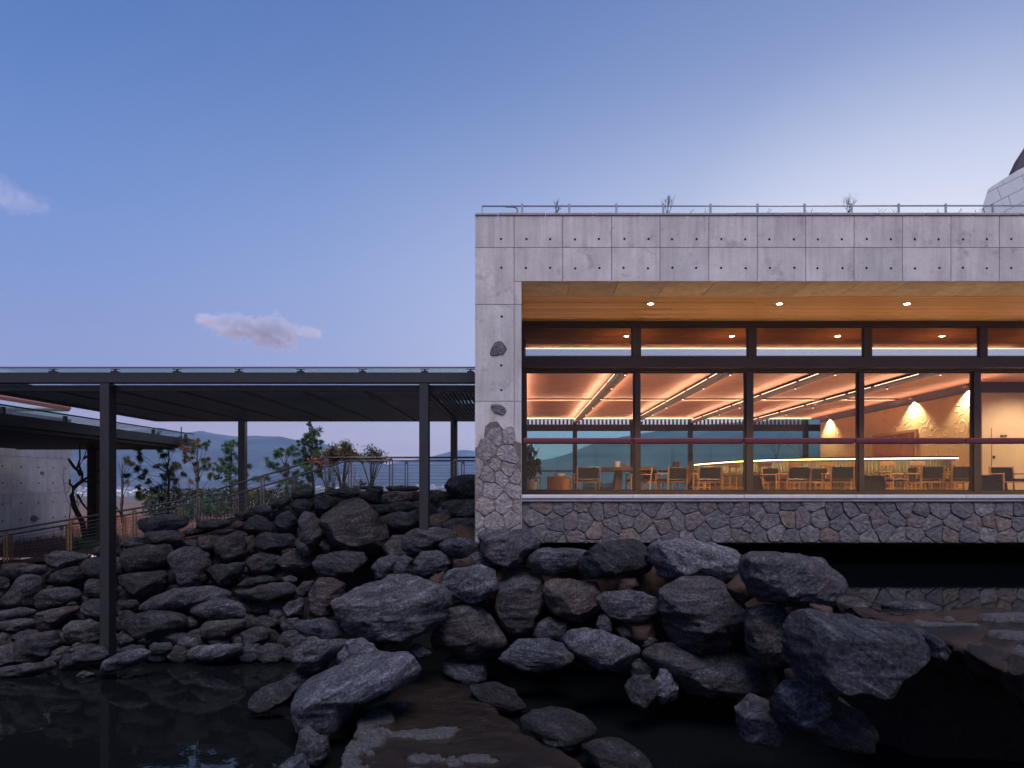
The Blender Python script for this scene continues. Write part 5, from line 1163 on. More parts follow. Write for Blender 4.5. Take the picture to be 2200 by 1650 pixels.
def tall_proto():
    t = thing('lounge_chair', (0, 0, 0), 'x', 'chair')
    MB().box(-.27, .27, -.25, .25, .36, .46, b=.04).build('seat', M['cushion'], t)
    Mx = Matrix.Translation((0, -.28, .72)) @ Matrix.Rotation(R(12), 4, 'X')
    MB().box(-.26, .26, -.05, .05, -.30, .42, Mx, b=.04).build('backrest', M['cushion'], t)
    for sx in (-1, 1):
        for sy in (-1, 1): MB().tube([(sx*.22, sy*.2, .37), (sx*.25, sy*.24, 0)], [.018, .014], 6).build('leg', M['walnut'], t)
    return t
T0 = tall_proto()
for i, (px, d_, r_, lab) in enumerate([(1432, 24.2, 60, 'high backed brown upholstered chair, left of two beyond the second window post'), (1464, 24.3, 62, 'high backed brown upholstered chair, right of two near the bar end')]):
    o = T0 if i == 0 else copy_tree(T0); put(o, px, d_, r_, lab, 'high backed lounge chairs')
# wooden dining table with slab top and trestles
def table():
    d_ = 22.3; x0, x1 = wx(1293, d_), wx(1400, d_); z = wz(1004, d_)
    t = thing('dining_table', ((x0+x1)/2, d_, FL), 'large dark wooden table with thick slab top behind the first window', 'table')
    MB().hprism([(x0, d_-.1), (x0+.5, d_-.55), (x1, d_-.6), (x1, d_+.6), (x0+.4, d_+.5)], z-.10, z).build('tabletop', M['walnut'], t)
    for a in (wx(1322, d_), wx(1362, d_)):
        MB().prism([(a-.10, FL), (a+.12, FL), (a+.20, z-.102), (a+.02, z-.102)], d_-.35, d_+.3).build('trestle', M['walnut'], t)
    a = wx(1327, d_-.3); j = thing('glass_jar', (a, d_-.3, z), 'small glass jar with red contents on the wooden table', 'jar')
    MB().lathe([(.07, 0), (.095, .19), (.085, .19), (.06, .02)], (a, d_-.3, z), 16).build('glass_body', M['paper'], j); MB().lathe([(.002, 0), (.058, 0), (.06, .07), (.002, .08)], (a, d_-.3, z+.021), 12).build('contents', M['redfruit'], j)
    a = wx(1343.5, d_-.3); tag(MB().box(a-.075, a+.075, d_-.38, d_-.22, z+.001, z+.10, b=.01).build('napkin_box', M['cushion']), 'small square box beside the glass jar on the wooden table', 'box')
table()
def drum(): 
    d_ = 20.6; a = wx(1201, d_); r_ = .36; h = wz(1024, d_)-FL
    t = thing('side_table', (a, d_, FL), 'round drum side table of warm veneered wood behind the first window', 'table')
    MB().lathe([(r_, 0), (r_, h-.03)], (a, d_, FL), 36).build('drum', M['ply'], t); MB().lathe([(.001, 0), (r_+.01, 0), (r_+.01, .03), (.001, .03)], (a, d_, FL+h-.029), 36).build('top', M['ply'], t)
    for k in range(4):
        b = tag(MB().box(-.13, .13, -.09, .09, 0, .022, Matrix.Translation((a-.02+.015*k, d_-.02, FL+h+.002+.024*k)) @ Matrix.Rotation(R(12*k), 4, 'Z')).build('book', M['paper']), ['bottom', 'second', 'third', 'topmost'][k]+' book of the small pile on the drum side table', 'book', 'books on the drum table')
drum()
def low_table(px, d_, w, lab, blk=False):
    a = wx(px, d_); t = thing('low_table', (a, d_, FL), lab, 'table', 'dark low tables')
    MB().box(a-w/2, a+w/2, d_-.35, d_+.35, FL+.56, FL+.60, b=.008).build('tabletop', M['leather'], t)
    if blk: MB().prism([(a-w*.42, FL), (a+w*.42, FL), (a+w*.34, FL+.559), (a-w*.34, FL+.559)], d_-.3, d_+.3).build('pedestal', M['leather'], t)
    else: MB().prism([(a+.1, FL), (a+.65, FL), (a+.48, FL+.559), (a+.26, FL+.559)], d_-.2, d_+.2).build('pedestal', M['leather'], t)
low_table(1594, 20.9, 1.5, 'black low table with slanted foot left of the third window post')
low_table(1872, 21.2, .7, 'black block table directly behind the fourth window post', True)
low_table(2122, 20.6, 1.0, 'black block table beside the armchair at the right edge', True)
# bar counter with light line and stools
def bar():
    zt = .93; path = [(wx(1493, 31.6), 31.6), (wx(1540, 28.6), 28.6), (wx(1600, 26.2), 26.2), (wx(1660, 24.9), 24.9), (wx(1760, 24.0), 24.0), (wx(1900, 23.4), 23.4), (wx(2050, 23.0), 23.0)]
    P_ = []
    for i in range(len(path)-1):
        for t in np.linspace(0, 1, 7)[:-1]: P_.append((path[i][0]+(path[i+1][0]-path[i][0])*t, path[i][1]+(path[i+1][1]-path[i][1])*t))
    P_.append(path[-1]); P_ = np.array(P_)
    for _ in range(6): P_[1:-1] = (P_[:-2]+2*P_[1:-1]+P_[2:])/4
    T_ = thing('bar_counter', (9.5, 24, FL), 'long curved bar counter with dark top and glowing light line under its edge', 'bar')
    tn = np.gradient(P_, axis=0); tn /= np.linalg.norm(tn, axis=1)[:, None]; nn = np.stack([tn[:, 1], -tn[:, 0]], 1)   # towards the room front
    def band(name, o0, o1, z0, z1, mat, par):
        v = []; n = len(P_)
        for (o, z) in ((o0, z0), (o1, z0), (o1, z1), (o0, z1)): v += [(p[0]+q[0]*o, p[1]+q[1]*o, z) for p, q in zip(P_, nn)]
        f = []
        for k in range(4):
            for i in range(n-1): j = (k+1) % 4; f.append((k*n+i, k*n+i+1, j*n+i+1, j*n+i))
        f += [(0, n, 2*n, 3*n), (n-1, 4*n-1, 3*n-1, 2*n-1)]
        return MB().add(v, f).build(name, mat, par)
    band('countertop', -.35, .38, zt-.05, zt, M['walnut'], T_)
    band('bar_front', -.05, .10, FL, zt-.051, M['barfront'], T_)
    band('light_strip', .30, .33, zt-.085, zt-.052, M['led2'], T_)
    band('foot_rail', .20, .23, FL+.18, FL+.21, M['brass'], T_)
    # flutes on the curved front
    me = None; s_ = 0
    for i in range(len(P_)-1):
        L_ = float(np.linalg.norm(P_[i+1]-P_[i])); k = max(1, int(L_/.09))
        for q in range(k):
            t = (q+.5)/k; x, y = P_[i]*(1-t)+P_[i+1]*t; nx, ny = nn[i]
            if me is None:
                o = MB().tube([(0, 0, FL+.25), (0, 0, zt-.10)], .028, 6).build('flute', M['barfront'], T_, True, org=(0, 0, FL+.25)); me = o.data; o.location = Vector((x+nx*.11, y+ny*.11, FL+.25))-WL[T_.name]
            else: link_mesh('flute', me, (x+nx*.11, y+ny*.11, FL+.25), T_)
    for i in range(3, len(P_)-1, 3):
        x, y = P_[i]; a = math.atan2(nn[i][1], nn[i][0])+math.pi/2
        lamp('AREA', (x+nn[i][0]*.34, y+nn[i][1]*.34, zt-.10), 7, (1, .78, .42), 1.1, (0, 0, a), .03)
    return P_, nn
BP, BN = bar()
def stool_proto():
    t = thing('bar_stool', (0, 0, 0), 'x', 'stool')
    for sx in (-1, 1):
        MB().box(sx*.15-.018, sx*.15+.018, -.20, -.165, 0, 1.0).build('rear_leg', M['oak'], t)
        MB().box(sx*.17-.018, sx*.17+.018, .15, .185, 0, .70).build('front_leg', M['oak'], t)
    MB().box(-.25, .25, -.235, -.202, .93, 1.06, b=.01).build('backrest', M['oak'], t)
    MB().box(-.20, .20, -.20, .20, .70, .75, b=.02).build('seat', M['seat'], t)
    for z in (.18, .34): MB().box(-.132, .132, -.195, -.17, z, z+.03).box(-.152, .152, .155, .18, z, z+.03).build('stretcher', M['oak'], t)
    for sx in (-1, 1): MB().box(sx*.16-.012, sx*.16+.012, -.165, .15, .24, .27).build('side_stretcher', M['oak'], t)
    return t
S0 = stool_proto()
ST = [(1512, 28.0, 35, 'at the curved left end of the bar'), (1568, 24.9, 20, 'second from the left end of the bar'), (1636, 23.6, 8, 'third along the bar, just right of the third window post'), (1702, 23.1, 4, 'fourth along the bar, above the left armchair of the third window'),
      (1768, 22.7, 3, 'fifth along the bar, above the right armchair of the third window'), (1832, 22.5, 2, 'sixth along the bar, just left of the fourth window post'), (1897, 22.3, 2, 'seventh along the bar, just right of the fourth window post'), (1962, 22.1, 1, 'eighth along the bar, in the middle of the fourth window'), (2052, 21.9, 0, 'last stool at the right end of the bar against the pale wall')]
for i, (px, d_, r_, lab) in enumerate(ST):
    o = S0 if i == 0 else copy_tree(S0); put(o, px, d_, r_, 'light wood stool '+lab, 'bar stools')
# leafy plant in a pale pot in the left corner
def leafset(c, spread, n, size, rnd, mat, name, par, droop=.3, aspect=.5):
    v = []; f = []
    for k in range(n):
        u = rnd.normalvariate(0, 1), rnd.normalvariate(0, 1), rnd.normalvariate(0, 1); l = math.sqrt(sum(q*q for q in u))+1e-6; rr = rnd.random()**.45
        p = Vector((c[0]+u[0]/l*rr*spread[0], c[1]+u[1]/l*rr*spread[1], c[2]+u[2]/l*rr*spread[2]))
        a = Vector((rnd.uniform(-1, 1), rnd.uniform(-1, 1), rnd.uniform(-1, .6)-droop)).normalized(); b = a.cross(Vector((rnd.uniform(-1, 1), rnd.uniform(-1, 1), rnd.uniform(-1, 1)))).normalized()
        s_ = size*rnd.uniform(.6, 1.2); i = len(v); nn = a.cross(b)
        v += [p, p+a*s_*.4+b*s_*aspect*.5+nn*s_*.08, p+a*s_, p+a*s_*.4-b*s_*aspect*.5+nn*s_*.08]; f.append((i, i+1, i+2, i+3))
    o = MB().add(v, f).build(name, mat, par); return o
MG = m_plain('deep_green_leaf', (.022, .05, .020), .45, 0, .4, 5, 0)
def plant():
    a = wx(1140, 19.9); t = thing('potted_plant', (a, 19.9, FL), 'tall leafy green plant in a cream pot in the left corner of the room', 'plant'); rnd = random.Random(3)
    MB().lathe([(.12, 0), (.17, .2), (.18, .46), (.16, .46), (.15, .42)], (a, 19.9, FL), 20).build('pot', M['pot'], t, True)
    st = MB()
    for k in range(5): st.tube([(a, 19.9, FL+.42), (a+rnd.uniform(-.15, .15), 19.9+rnd.uniform(-.1, .1), .4), (a+rnd.uniform(-.2, .25), 19.9+rnd.uniform(-.2, .2), 1.05)], .012, 5)
    st.build('stem', M['bark'], t)
    leafset((a-.02, 19.9, .62), (.30, .28, .62), 130, .24, rnd, MG, 'foliage', t, .5, .7)['kind'] = 'stuff'
    x2 = wx(1155, 20.4); s = thing('plant_stand', (x2, 20.4, FL), 'small wooden stand right beside the potted plant', 'stand')
    MB().box(x2-.1, x2+.1, 20.3, 20.5, FL+.50, FL+.54).build('top', M['ply'], s)
    for q in (-.08, .06): MB().box(x2+q, x2+q+.03, 20.35, 20.4, FL, FL+.499).build('leg', M['ply'], s)
plant()
# bare branch sculptures behind the bar and outside the rear glass
def branches(base, height, width, n, rnd, r0, mb, up=.9, depth=3):
    def grow(p, dr, l, r_, k):
        pts = [p]; q = p.copy(); dd = dr.copy()
        for i in range(4): dd = (dd+Vector((rnd.uniform(-.28, .28), rnd.uniform(-.28, .28), rnd.uniform(-.1, .18)))).normalized(); q = q+dd*l/4; pts.append(q.copy())
        mb.tube(pts, [r_*(1-.16*i) for i in range(5)], 5, False)
        if k > 0:
            for j in range(rnd.choice((2, 3, 3))):
                t = rnd.choice((2, 3, 4)); dn = (dd+Vector((rnd.uniform(-.9, .9)*width, rnd.uniform(-.6, .6)*width, rnd.uniform(-.1, .6)))).normalized(); grow(pts[t], dn, l*rnd.uniform(.55, .8), r_*.55, k-1)
    for k in range(n): grow(Vector(base)+Vector((rnd.uniform(-.03, .03), rnd.uniform(-.03, .03), 0)), Vector((rnd.uniform(-.5, .5)*width, rnd.uniform(-.3, .3)*width, up)).normalized(), height*rnd.uniform(.38, .5), r0, depth)
rb = random.Random(21)
for (px, d_, py0, py1, lab) in ((1668, 29, 985, 925, 'bare branch arrangement on the bar between the third post and the wall, left of two'), (1722, 27, 985, 915, 'bare branch arrangement on the bar near the scalloped wall, right of two')):
    mb = MB(); p = P(px, py0, d_); branches(p, (py0-py1)*d_/F, .9, 3, rb, .012, mb); tag(mb.build('branch_arrangement', M['darkbark']), lab, 'branches', 'branches on the bar')
# rail and stone planter outside the rear glass
RB = thing('rear_railing', (7, 38.4, FL), 'dark railing beyond the rear glass wall of the room', 'railing')
MB().box(.2, 15, 38.35, 38.45, wz(1014, 38.4), wz(1010, 38.4)).build('rail', M['steel'], RB)
for k in range(8): MB().box(.6+k*2-.02, .6+k*2+.02, 38.38, 38.42, FL, wz(1014.2, 38.4)).build('post', M['steel'], RB)
PL = thing('stone_planter', (wx(1280, 39.5), 39.5, -1.2), 'low pale stone planter outside the rear glass at left', 'planter'); rp = random.Random(9)
for r_ in range(4):
    x = wx(1252, 39.5)
    while x < wx(1322, 39.5):
        w = rp.uniform(.2, .4); MB().box(x, x+w-.02, 39.3, 39.7, wz(1036, 39.5)-.02-(r_+1)*.2, wz(1036, 39.5)-.04-r_*.2, b=.02).build('stone', M['clad'], PL); x += w
# far terrace floor beyond the rear glass
bx('rear_deck', .1, XR, 37.42, 41, -.70, -.36, M['cap'])['kind'] = 'structure'

# ================================================================ trees and plants
m_needle = {k: m_plain('pine_needles_'+k, c, .6, 0, .5, 3, 0) for k, c in dict(green=(.055, .125, .055), olive=(.11, .115, .045), rust=(.25, .115, .075)).items()}
for k_ in ('green', 'olive'): pass
def tuft(v, f, c, r_, n, rnd):
    for k in range(n):
        a = Vector((rnd.gauss(0, 1), rnd.gauss(0, 1), rnd.gauss(.35, 1))).normalized(); b = a.cross(Vector((rnd.gauss(0, 1), rnd.gauss(0, 1), rnd.gauss(0, 1)))).normalized()*.0095*max(1, r_/.2)
        p = c+a*r_*rnd.uniform(0, .35); q = c+a*r_*rnd.uniform(.75, 1.15); i = len(v); v += [p-b, p+b, q]; f.append((i, i+1, i+2))
def pine(px, py0, py1, d_, clumps, label, seed, cols=('green',), lean=0):
    rnd = random.Random(seed); s_ = d_/F; base = Vector(P(px, py0, d_)); base.z -= .25; top = Vector(P(px+lean, py1, d_))
    t = thing('pine_tree', base, label, 'tree', 'young pines beyond the ramp')
    tr = [base+(top-base)*k/7+Vector((rnd.uniform(-.04, .04), rnd.uniform(-.04, .04), 0)) for k in range(8)]; r0 = .035+.010*(top-base).length
    MB().tube(tr, [r0*(1-.115*k) for k in range(8)], 8).build('trunk', M['bark'], t, True)
    per = {c: ([], []) for c in cols}; br = MB()
    for (cx, cy, cr) in clumps:
        c = Vector(P(cx, cy, d_)); c.y += rnd.uniform(-.8, .8)*min(1, cr*s_*4)
        z0 = base.z+(c.z-base.z)*rnd.uniform(.55, .8); z0 = max(base.z+.2, min(z0, top.z)); k = (z0-base.z)/(top.z-base.z); k = min(k, .98); st = base+(top-base)*k
        mid = (st+c)/2+Vector((rnd.uniform(-.1, .1), rnd.uniform(-.1, .1), rnd.uniform(-.12, .02))); br.tube([st, mid, c], [r0*.20, r0*.13, .007], 5, False)
        cc = rnd.choice(cols); v, f = per[cc]
        R_ = cr*s_
        for q in range(5): tuft(v, f, c+Vector((rnd.uniform(-.8, .8), rnd.uniform(-.8, .8), rnd.uniform(-.7, .7)))*R_, R_*.92, 62, rnd)
    for q in range(len(clumps)//2):
        k = rnd.uniform(.3, .95); c = base+(top-base)*k+Vector((rnd.uniform(-.35, .35), rnd.uniform(-.35, .35), 0)); v, f = per[rnd.choice(cols)]; tuft(v, f, c, .22, 70, rnd)
    br.build('branches', M['bark'], t)['kind'] = 'stuff'
    for cc, (v, f) in per.items():
        if v: MB_ = np.array([tuple(q) for q in v]); c0 = MB_.mean(0); o = link_mesh('crown', np_mesh('crown', MB_-c0, np.array(f), m_needle[cc]), c0, t); o['kind'] = 'stuff'
pine(362, 1092, 936, 27.5, [(301,1005,11),(286,1020,8),(308,1030,8),(325,1016,9),(318,1034,7),(345,1026,8),(352,1045,9),(360,1008,14),(370,1016,10),(305,1062,8),(330,1052,10),(318,983,10),(308,972,8),(345,968,8),(363,976,9),(352,955,8),(372,945,8),(345,936,6),(370,1060,9),(295,1048,6),(340,1070,8),(377,1035,7),(330,1000,7)], 'dark green pine nearest to the lower canopy, left of the rusty one', 1)
pine(424, 1120, 950, 27.0, [(413,950,9),(424,956,9),(436,952,8),(443,962,9),(402,966,11),(392,985,10),(412,972,10),(396,1002,9),(410,1000,10),(440,985,9),(445,1000,7),(385,970,8),(404,945,6),(432,1012,6),(385,1020,7),(415,1030,6),(448,1020,6)], 'pine with rusty brown and olive needles behind the middle of the ramp', 2, ('rust', 'olive', 'green', 'olive'))
pine(496, 1075, 948, 26.5, [(490,952,9),(500,948,8),(513,958,8),(496,970,9),(478,962,8),(462,990,9),(470,1000,10),(487,985,8),(505,985,8),(515,975,7),(460,1010,9),(480,1015,9),(500,1008,10),(515,1012,9),(470,1026,9),(530,1004,9),(535,1018,8),(545,1030,8),(497,1030,8),(462,1024,6)], 'bushy green pine just left of the rear walkway post', 3)
pine(616, 1068, 962, 26.0, [(622,970,13),(632,968,10),(601,976,9),(603,968,6),(584,996,12),(590,1010,9),(606,1004,11),(598,1002,8),(612,1000,7),(573,1026,9),(640,990,12),(648,984,10),(655,1000,9),(610,1018,8),(630,1018,8),(643,1040,8),(660,1030,9),(625,1035,6),(650,1020,7),(661,1045,7)], 'low spreading green pine with few clumps beside the tall one', 4)
pine(672, 1066, 910, 25.5, [(669,912,6),(663,918,5),(668,930,8),(677,928,7),(683,937,9),(659,933,6),(670,940,8),(649,942,5),(658,944,8),(641,950,4),(652,951,6),(647,960,8),(650,971,9),(670,955,8),(671,968,8),(680,953,7),(692,950,6),(685,965,7),(676,985,8),(660,992,8),(690,975,7),(664,1008,8),(683,1000,7),(655,1015,7),(690,1020,7),(668,1030,6),(655,950,5),(680,1010,6)], 'tallest slender pine, rising between the ramp rails', 5, lean=-3)
pine(262, 1112, 985, 29.5, [(280,990,9),(287,996,8),(291,992,6)], 'spindly young pine with a single tuft right behind the left post', 6, ('olive',))
def shrub(px, py0, py1, d_, half, label, seed, cols, dens, stems, mat='bark'):
    rnd = random.Random(seed); s_ = d_/F; base = Vector(P(px, py0, d_)); base.z -= .2; H = (py0-py1)*s_+.2
    t = thing('shrub', base, label, 'shrub', 'autumn shrubs beyond the ramp'); mb = MB(); v = {c: ([], []) for c in cols}
    for k in range(stems):
        tx = rnd.uniform(-1, 1)*half*s_; tip = base+Vector((tx, rnd.uniform(-.4, .4), H*rnd.uniform(.80, 1.0)*(1-.18*(abs(tx)/(half*s_))**2))); m1 = base+Vector((tx*.25, 0, H*.30)); m2 = base+Vector((tx*.75, rnd.uniform(-.2, .2), H*.66))
        mb.tube([base, m1, m2, tip], [.020, .015, .009, .004], 4, False)
        for q in range(dens):
            t_ = rnd.uniform(0, 1); p = m2.lerp(tip, t_)+Vector((rnd.gauss(0, .10), rnd.gauss(0, .10), rnd.gauss(0, .05))); cc = cols[0] if t_ < .55 or len(cols) == 1 else cols[1]
            vv, ff = v[cc]; a = Vector((rnd.uniform(-1, 1)+tx*.4, rnd.uniform(-1, 1), rnd.uniform(.1, 1.4))).normalized()*rnd.uniform(.07, .13); b = a.cross(Vector((rnd.gauss(0, 1), rnd.gauss(0, 1), rnd.gauss(0, 1)))).normalized()*.016; i = len(vv); vv += [p-b, p+a*.5+b, p+a, p+a*.5-b*1.4]; ff.append((i, i+1, i+2, i+3))
    mb.build('stem', M[mat], t)['kind'] = 'stuff'
    for cc, (vv, ff) in v.items():
        if vv: A_ = np.array([tuple(q) for q in vv]); c0 = A_.mean(0); o = link_mesh('crown', np_mesh('crown', A_-c0, np.array(ff), m_needle[cc]), c0, t); o['kind'] = 'stuff'
shrub(735, 1058, 946, 24.5, 30, 'dense rust coloured shrub right behind the bend of the railing', 31, ('rust', 'olive'), 210, 20)
shrub(703, 1060, 962, 25.2, 26, 'rusty shrub filling the space between the tall pine and the dense shrub', 34, ('rust',), 130, 12)
shrub(797, 1050, 958, 24.0, 30, 'sparse reddish shrub with bare stems right of the dense one', 32, ('rust', 'olive'), 75, 13)
shrub(712, 1062, 1000, 24.3, 20, 'small thin bare shrub below the dense rusty one', 33, ('olive',), 6, 8, 'palebark')
def bare(px, py0, path, d_, label, seed, r0, tw=3, mat='darkbark'):
    rnd = random.Random(seed); t = thing('bare_tree', P(px, py0, d_), label, 'tree', 'bare trees at the left')
    mb = MB(); mb.tube([P(a, b, d_+rnd.uniform(-.1, .1)) for a, b in path], [r0*(1-.55*k/(len(path)-1)) for k in range(len(path))], 8, True); mb.build('trunk', M[mat], t, True); return t
t = bare(185, 1150, [(186,1165),(176,1120),(160,1090),(154,1065),(158,1048),(178,1032),(176,1018),(160,1005),(150,990)], 23.5, 'dark twisting bare tree between the concrete block and the canopy post', 51, .095)
mb = MB()
for pth in ([(176,1018),(170,1000),(180,985),(188,960),(184,935)], [(172,1022),(165,1008),(172,985),(171,955),(172,930)], [(178,1032),(195,1022),(214,1012)], [(178,1034),(200,1036),(225,1034)], [(160,1048),(150,1040),(150,1030)], [(166,1062),(176,1080),(188,1095),(206,1108),(225,1120)], [(180,985),(195,975),(200,950)], [(165,1008),(155,1000),(147,985)]):
    mb.tube([P(a, b, 23.5+.02*k) for k, (a, b) in enumerate(pth)], [.042-.007*k for k in range(len(pth))], 6, False)
mb.build('branches', M['darkbark'], t)['kind'] = 'stuff'
for i, (px, py0, py1, w, d_, lab) in enumerate([(262, 1100, 965, .75, 26.5, 'slim bare tree just right of the left walkway post'), (398, 1080, 985, .4, 27.8, 'thin pale bare sapling between the two largest pines'), (760, 1056, 985, .6, 25.8, 'thin bare shrub behind the railing posts'), (712, 1060, 975, .5, 26.4, 'bare sapling behind the second railing post'), (150, 1130, 950, .6, 28.5, 'pale bare sapling emerging behind the concrete block')]):
    rnd = random.Random(60+i); mb = MB(); p = Vector(P(px, py0, d_)); p.z -= .2; branches(p, (py0-py1)*d_/F, w, 2, rnd, .028, mb, 1.0, 3)
    tag(mb.build('bare_tree', M['palebark'] if i != 0 else M['darkbark']), lab, 'tree', 'bare trees at the left')
# twiggy weeds growing on the roof
for i, (px, hgt, w, lab) in enumerate([(1195, 27, .95, 'twiggy dry weed on the roof edge, leftmost of three'), (1436, 40, .5, 'tallest dry twig bush on the roof edge, middle of three'), (1822, 34, .9, 'dense dry twig bush on the roof edge, rightmost of three')]):
    rnd = random.Random(80+i*3); mb = MB(); p = Vector(P(px, 458, 15.3)); branches(p, hgt*15.3/F*1.05, w, 5 if i != 1 else 4, rnd, .009, mb, .75, 4)
    tag(mb.build('dry_bush', M['darkbark']), lab, 'bush', 'dry bushes on the roof')
mb = MB(); rnd = random.Random(99)
for px in (1485, 1515, 1650, 1738, 1890, 1925, 2015, 2060, 2100):
    for k in range(3): p = Vector(P(px+rnd.uniform(-4, 4), 458, 15.2)); mb.tube([p, p+Vector((rnd.uniform(-.05, .12), 0, rnd.uniform(.06, .12)))], .003, 4, False)
tag(mb.build('dry_grass', M['darkbark']), kind='stuff')
# hedge beyond the ramp, with a slatted fence glimpsed in it
MH = m_plain('hedge_leaf', (.022, .045, .030), .5, 0, .5, 3, 0)
def hedge():
    rnd = random.Random(12); d_ = 33.0; x0, x1 = wx(312, d_), wx(655, d_); t = thing('hedge', ((x0+x1)/2, d_, -1.5), 'clipped dark green hedge standing behind the pines along the ramp', 'hedge')
    n = 9000; v = np.zeros((n*4, 3)); RN = np.random.default_rng(4)
    c = np.stack([RN.uniform(x0, x1, n), d_+RN.uniform(-.35, .35, n), -1.55+RN.uniform(0, 1, n)**.9*1.32+RN.normal(0, .03, n)], 1)
    a = RN.normal(size=(n, 3)); a /= np.linalg.norm(a, axis=1)[:, None]; b = np.cross(a, RN.normal(size=(n, 3))); b /= np.linalg.norm(b, axis=1)[:, None]; s_ = RN.uniform(.04, .075, n)[:, None]
    v[0::4] = c-a*s_; v[1::4] = c+b*s_*.6; v[2::4] = c+a*s_; v[3::4] = c-b*s_*.6; c0 = v.mean(0)
    o = link_mesh('foliage', np_mesh('foliage', v-c0, np.arange(n*4).reshape(-1, 4), MH), c0, t); o['kind'] = 'stuff'
    fz_ = thing('slatted_fence', ((x0+x1)/2, d_+.6, -1.6), 'pale upright slat fence half hidden inside the hedge', 'fence'); me = None; x = x0
    while x < x1:
        if me is None: o = MB().box(x-.035, x+.035, d_+.58, d_+.61, -1.8, -.42).build('slat', M['galv'], fz_); me = o.data
        else: link_mesh('slat', me, (x, d_+.595, -1.8), fz_)
        x += .17
    for z in (-1.5, -.6): MB().box(x0, x1, d_+.615, d_+.65, z, z+.06).build('fence_rail', M['galv'], fz_)
hedge()
# low undergrowth at the foot of the trees
for i, (px, py, d_, w, h, lab) in enumerate([(300, 1078, 30, .9, .5, 'low round green bush at the foot of the darkest pine'), (398, 1108, 25.5, .7, .5, 'low tangled bush below the rusty pine'), (455, 1095, 26, .8, .6, 'low green bush between the rusty pine and the rear post'), (545, 1080, 25.5, .8, .5, 'low green bush just right of the rear post'), (640, 1062, 24.8, .9, .45, 'low green bush between the low and the tall pine'), (188, 1178, 22.8, .5, .25, 'small mossy bush at the end of the concrete block'), (765, 1052, 24.6, .9, .3, 'low bush right of the dense rusty shrub')]):
    rnd = random.Random(200+i); v, f = [], []; c0 = Vector(P(px, py, d_))
    for q in range(16): tuft(v, f, c0+Vector((rnd.gauss(0, .35)*w, rnd.gauss(0, .3)*w, rnd.uniform(-.25, .8)*h)), .20, 75, rnd)
    A_ = np.array([tuple(q) for q in v]); cc = A_.mean(0); o = link_mesh('bush', np_mesh('bush', A_-cc, np.array(f), m_needle['green' if i % 3 else 'olive']), cc); tag(o, lab, 'bush', 'low bushes under the pines')
# dry reddish grass
def grass():
    RN = np.random.default_rng(8); n = 26000
    x = RN.uniform(-30, -5.5, n); y = RN.uniform(22.3, 44, n); zt = np.interp(x, [-30, -14, -9, -6, -2, 30], [-2.6, -2.3, -1.5, -.75, -.7, -1.6])
    zt = zt+np.interp(x, [-40, -18, -13, 60], [.25, .3, -.3, -.35])*np.clip((y-21.9)/22, 0, 1); h = RN.uniform(.12, .42, n); lx = RN.normal(0, .09, n); ly = RN.normal(0, .09, n); w = RN.uniform(.008, .016, n)
    v = np.zeros((n*3, 3)); v[0::3] = np.stack([x-w, y, zt-.1], 1); v[1::3] = np.stack([x+w, y, zt-.1], 1); v[2::3] = np.stack([x+lx, y+ly, zt+h], 1)
    m, N, L, B = nodes('dry_red_grass'); oi = coords(N, L, (1, 1, 1), False); nn = noise(N, L, oi, 3, 3, .6); r = ramp_(N, [(.35, (.15, .055, .038)), (.65, (.30, .14, .09))]); L.new(nn.outputs[0], r.inputs[0]); L.new(r.outputs[0], B.inputs['Base Color']); B.inputs['Roughness'].default_value = .9
    o = link_mesh('grass', np_mesh('grass', v, np.arange(n*3).reshape(-1, 3), m), (0, 0, 0)); tag(o, kind='stuff')
grass()
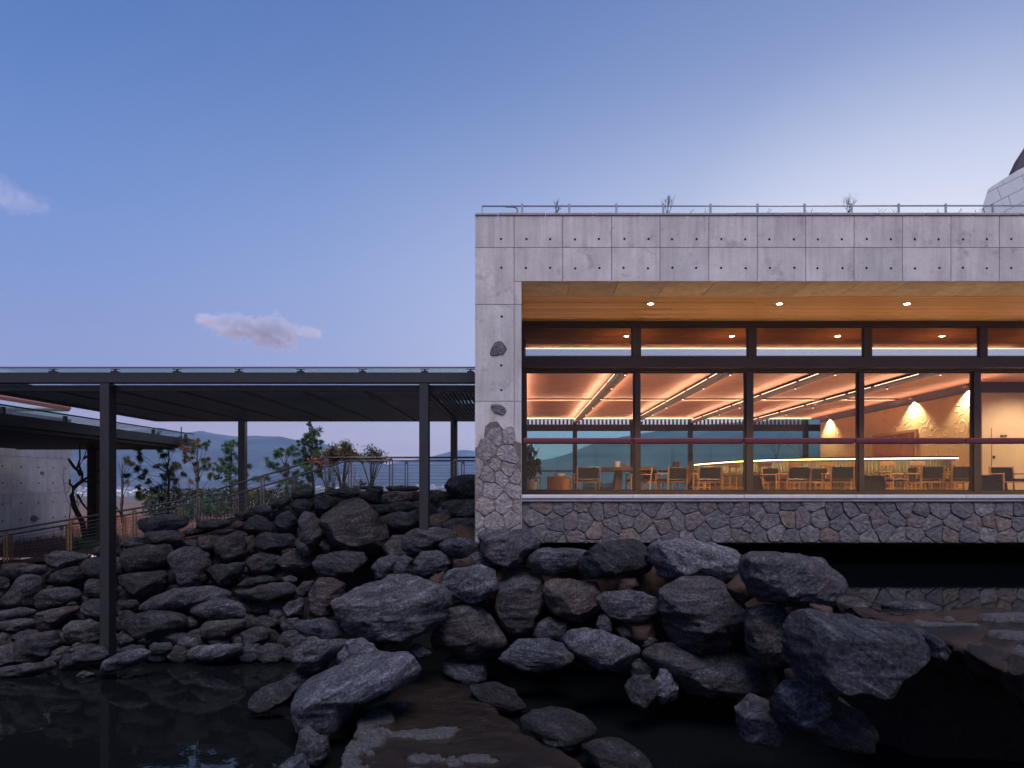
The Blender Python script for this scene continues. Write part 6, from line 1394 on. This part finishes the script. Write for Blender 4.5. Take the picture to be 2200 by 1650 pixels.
# ================================================================ clouds
def cloud(px, py, w, h, d_, dens, lab, seed, puffs):
    """a low bank of vapour: overlapping puffs of real volume far beyond the mountains"""
    c = Vector(P(px, py, d_)); s_ = d_/F; bm = bmesh.new()
    mats = bpy.data.materials.new('cloud_vapour'); mats.use_nodes = True; N = mats.node_tree.nodes; L = mats.node_tree.links; N.clear()
    out = N.new('ShaderNodeOutputMaterial'); vol = N.new('ShaderNodeVolumePrincipled'); L.new(vol.outputs[0], out.inputs['Volume']); vol.inputs['Color'].default_value = (.80, .84, .92, 1)
    tc = N.new('ShaderNodeTexCoord'); 
    total = None
    for (ux, uz, rw, rh, a) in puffs:
        mp = N.new('ShaderNodeMapping'); mp.vector_type = 'POINT'; mp.inputs['Location'].default_value = (-ux/rw, 0, -uz/rh); mp.inputs['Scale'].default_value = (1/rw, 1/(rw*.8), 1/rh)
        L.new(tc.outputs['Object'], mp.inputs[0]); ln = N.new('ShaderNodeVectorMath'); ln.operation = 'LENGTH'; L.new(mp.outputs[0], ln.inputs[0])
        q = mth(N, L, 'SUBTRACT', 1.0, ln.outputs['Value']); q = mth(N, L, 'MULTIPLY', q, a); total = q if total is None else mth(N, L, 'MAXIMUM', total, q)
    no = noise(N, L, tc.outputs['Object'], 6.0, 6, .62); nq = mth(N, L, 'MULTIPLY', mth(N, L, 'SUBTRACT', no.outputs[0], .5), 2.6)
    t2 = mth(N, L, 'ADD', total, nq); t2 = mth(N, L, 'MULTIPLY', t2, 3.2, True); t2 = mth(N, L, 'MULTIPLY', t2, dens); L.new(t2, vol.inputs['Density'])
    o = MB().box(-1, 1, -.4, .4, -.45, .45).build('cloud', mats, None, org=(0, 0, 0)); o.location = c; o.scale = (w*s_/2,)*3
    tag(o, lab, 'cloud'); return o
cloud(560, 712, 270, 96, 15000, .006, 'small pale pinkish cloud floating above the walkway canopy', 1, [(-.62, .17, .42, .10, 1.0), (-.25, .06, .50, .17, 1.0), (.12, .0, .40, .24, 1.1), (.34, -.10, .26, .24, 1.1), (.22, .14, .22, .17, 1.0), (.72, .0, .24, .10, .9)])
cloud(30, 425, 260, 120, 15000, .0005, 'faint wispy cloud at the left edge of the sky', 2, [(-.4, .15, .5, .22, 1.0), (.1, -.1, .5, .14, .9)])
cloud(745, 938, 150, 60, 15000, .0007, 'thin grey violet cloud just above the railing and the mountain', 3, [(-.5, .3, .2, .12, 1.0), (.0, .02, .55, .12, 1.0), (.6, -.25, .2, .12, .8)])
